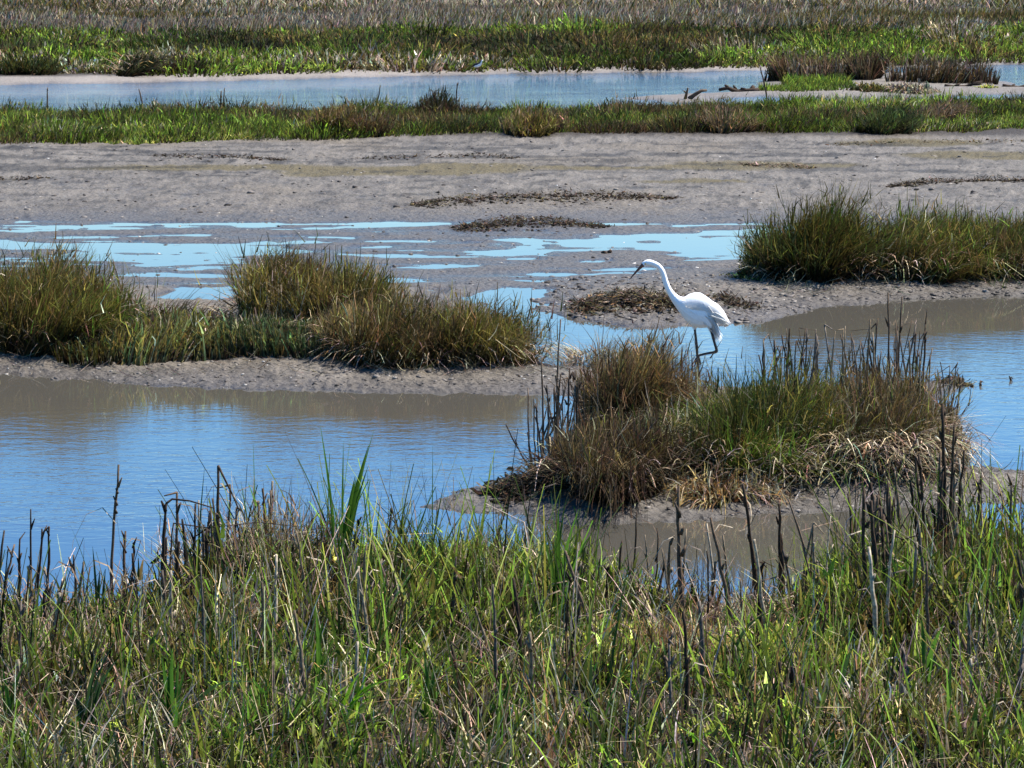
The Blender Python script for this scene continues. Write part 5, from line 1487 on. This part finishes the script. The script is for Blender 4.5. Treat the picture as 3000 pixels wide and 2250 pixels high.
    ob = link('egret', body, None, loc=(float(foot[0]), float(foot[1]), fz), label='white egret with black legs wading mid-stride, neck stretched forward', cat='egret')
    # eyes
    for s in (-1, 1):
        g = Geo()
        b2 = bmesh.new()
        bmesh.ops.create_uvsphere(b2, u_segments=12, v_segments=8, radius=.0058)
        me2 = bpy.data.meshes.new('eye')
        b2.to_mesh(me2)
        b2.free()
        e = link('eye', me2, mat_plain('eye', (.25, .17, .02), .2, .5, .5, 200), parent=ob)
        q = p(527, 268)
        e.location = (q[0], s * .0155, q[2])
    # long plumes over the back and tail, and the folded wing
    wing = Geo()
    mp = mat_leaf('plume', .5, .7, .15, .03, 30)
    gb = Geo()
    white = np.array((.86, .86, .85))
    for sgn in (-1, 1):
        for k in range(130):
            f = random.random()
            a = p(1000 + 200 * f + random.uniform(-30, 30), 640 + 70 * f + random.uniform(-20, 130), sgn * random.uniform(.045, .072))
            bx = random.choice([(1300, 1115), (1325, 1075), (1355, 1095), (1290, 1040), (1275, 980), (1320, 1010), (1440, 925), (1425, 900), (1305, 1130), (1340, 1120), (1310, 1090), (1385, 960), (1380, 870)])
            e = p(bx[0] + random.uniform(-25, 18), bx[1] + random.uniform(-40, 12), sgn * random.uniform(.0, .03))
            mid = (a + e) / 2 + np.array([.018, sgn * .022, .022])
            t = np.linspace(0, 1, 7)[:, None]
            L = (1 - t) ** 2 * a + 2 * t * (1 - t) * mid + t ** 2 * e
            gb.strip(L, np.array([.006, .012, .014, .013, .010, .006, .0015]) * random.uniform(.7, 1.2), (random.uniform(-.3, .3), sgn * .6, random.uniform(.3, 1)), white * random.uniform(.94, 1.0))
    link('back_plumes', gb.mesh('back_plumes'), mp, parent=ob)
    # folded wings: shallow shells along the flanks
    for s in (-1, 1):
        g = Geo()
        nu, nv = 10, 7
        top = [(950, 640), (1040, 585), (1130, 590), (1220, 645), (1300, 720), (1370, 800), (1436, 915)]
        bot = [(960, 740), (1030, 800), (1100, 860), (1180, 900), (1270, 900), (1350, 900), (1430, 925)]
        u = np.linspace(0, 1, nu)
        tx = np.interp(u, np.linspace(0, 1, 7), [a[0] for a in top]); ty = np.interp(u, np.linspace(0, 1, 7), [a[1] for a in top])
        bx = np.interp(u, np.linspace(0, 1, 7), [a[0] for a in bot]); by_ = np.interp(u, np.linspace(0, 1, 7), [a[1] for a in bot])
        vs = []
        for i in range(nu):
            for j in range(nv):
                w_ = j / (nv - 1)
                thick = (math.sin(math.pi * min(1, .15 + .85 * w_ * .9)) * .062 + .012) * (1 - u[i] ** 2 * .85)
                q = p(tx[i] * (1 - w_) + bx[i] * w_, ty[i] * (1 - w_) + by_[i] * w_)
                vs.append((q[0], s * (thick + .012), q[2]))
        qd = [[i * nv + j, i * nv + j + 1, (i + 1) * nv + j + 1, (i + 1) * nv + j] for i in range(nu - 1) for j in range(nv - 1)]
        g.add(vs, qd, np.tile(white, (len(vs), 1)))
        me3 = g.mesh('wing')
        me3.polygons.foreach_set('use_smooth', np.ones(len(qd), bool))
        link('wing', me3, mp, parent=ob)
build_egret()

# a small black and white wader on the far shore
def build_wader():
    b = G(1031, 160)
    z = max(0, float(height(b[0], b[1])))
    s = 1.25
    g = Geo()
    g.tube(np.array([(-.075, 0, .13), (-.05, 0, .135), (0, 0, .145), (.05, 0, .165), (.075, 0, .20), (.085, 0, .235), (.10, 0, .25), (.115, 0, .248)]) * s, np.array([.006, .025, .04, .036, .02, .015, .017, .006]) * s, (.75, .74, .72), 10)
    for x, y in ((.0, .012), (.012, -.012)):
        g.tube(np.array([(x, y, .12), (x + .004, y, .06), (x, y, -.02)]) * s, np.array([.006, .004, .004]) * s, (.2, .08, .06), 6)
    o = put('wader', g, M_CLOD, None, label='small black and white wader standing on the far sandy shore', cat='wading bird')
    o.location = (b[0], b[1], z)
    g2 = Geo()
    g2.tube(np.array([(-.10, 0, .125), (-.06, 0, .155), (0, 0, .172), (.05, 0, .192), (.07, 0, .225), (.085, 0, .256), (.10, 0, .262)]) * s, np.array([.004, .024, .036, .026, .014, .012, .006]) * s, (.012, .012, .014), 10)
    link('dark_back', g2.mesh('dark_back'), M_CLOD, parent=o)
    g3 = Geo()
    g3.tube(np.array([(.112, 0, .25), (.14, 0, .243), (.165, 0, .235)]) * s, np.array([.004, .003, .0015]) * s, (.012, .012, .012), 6)
    link('bill', g3.mesh('bill'), M_CLOD, parent=o)
build_wader()
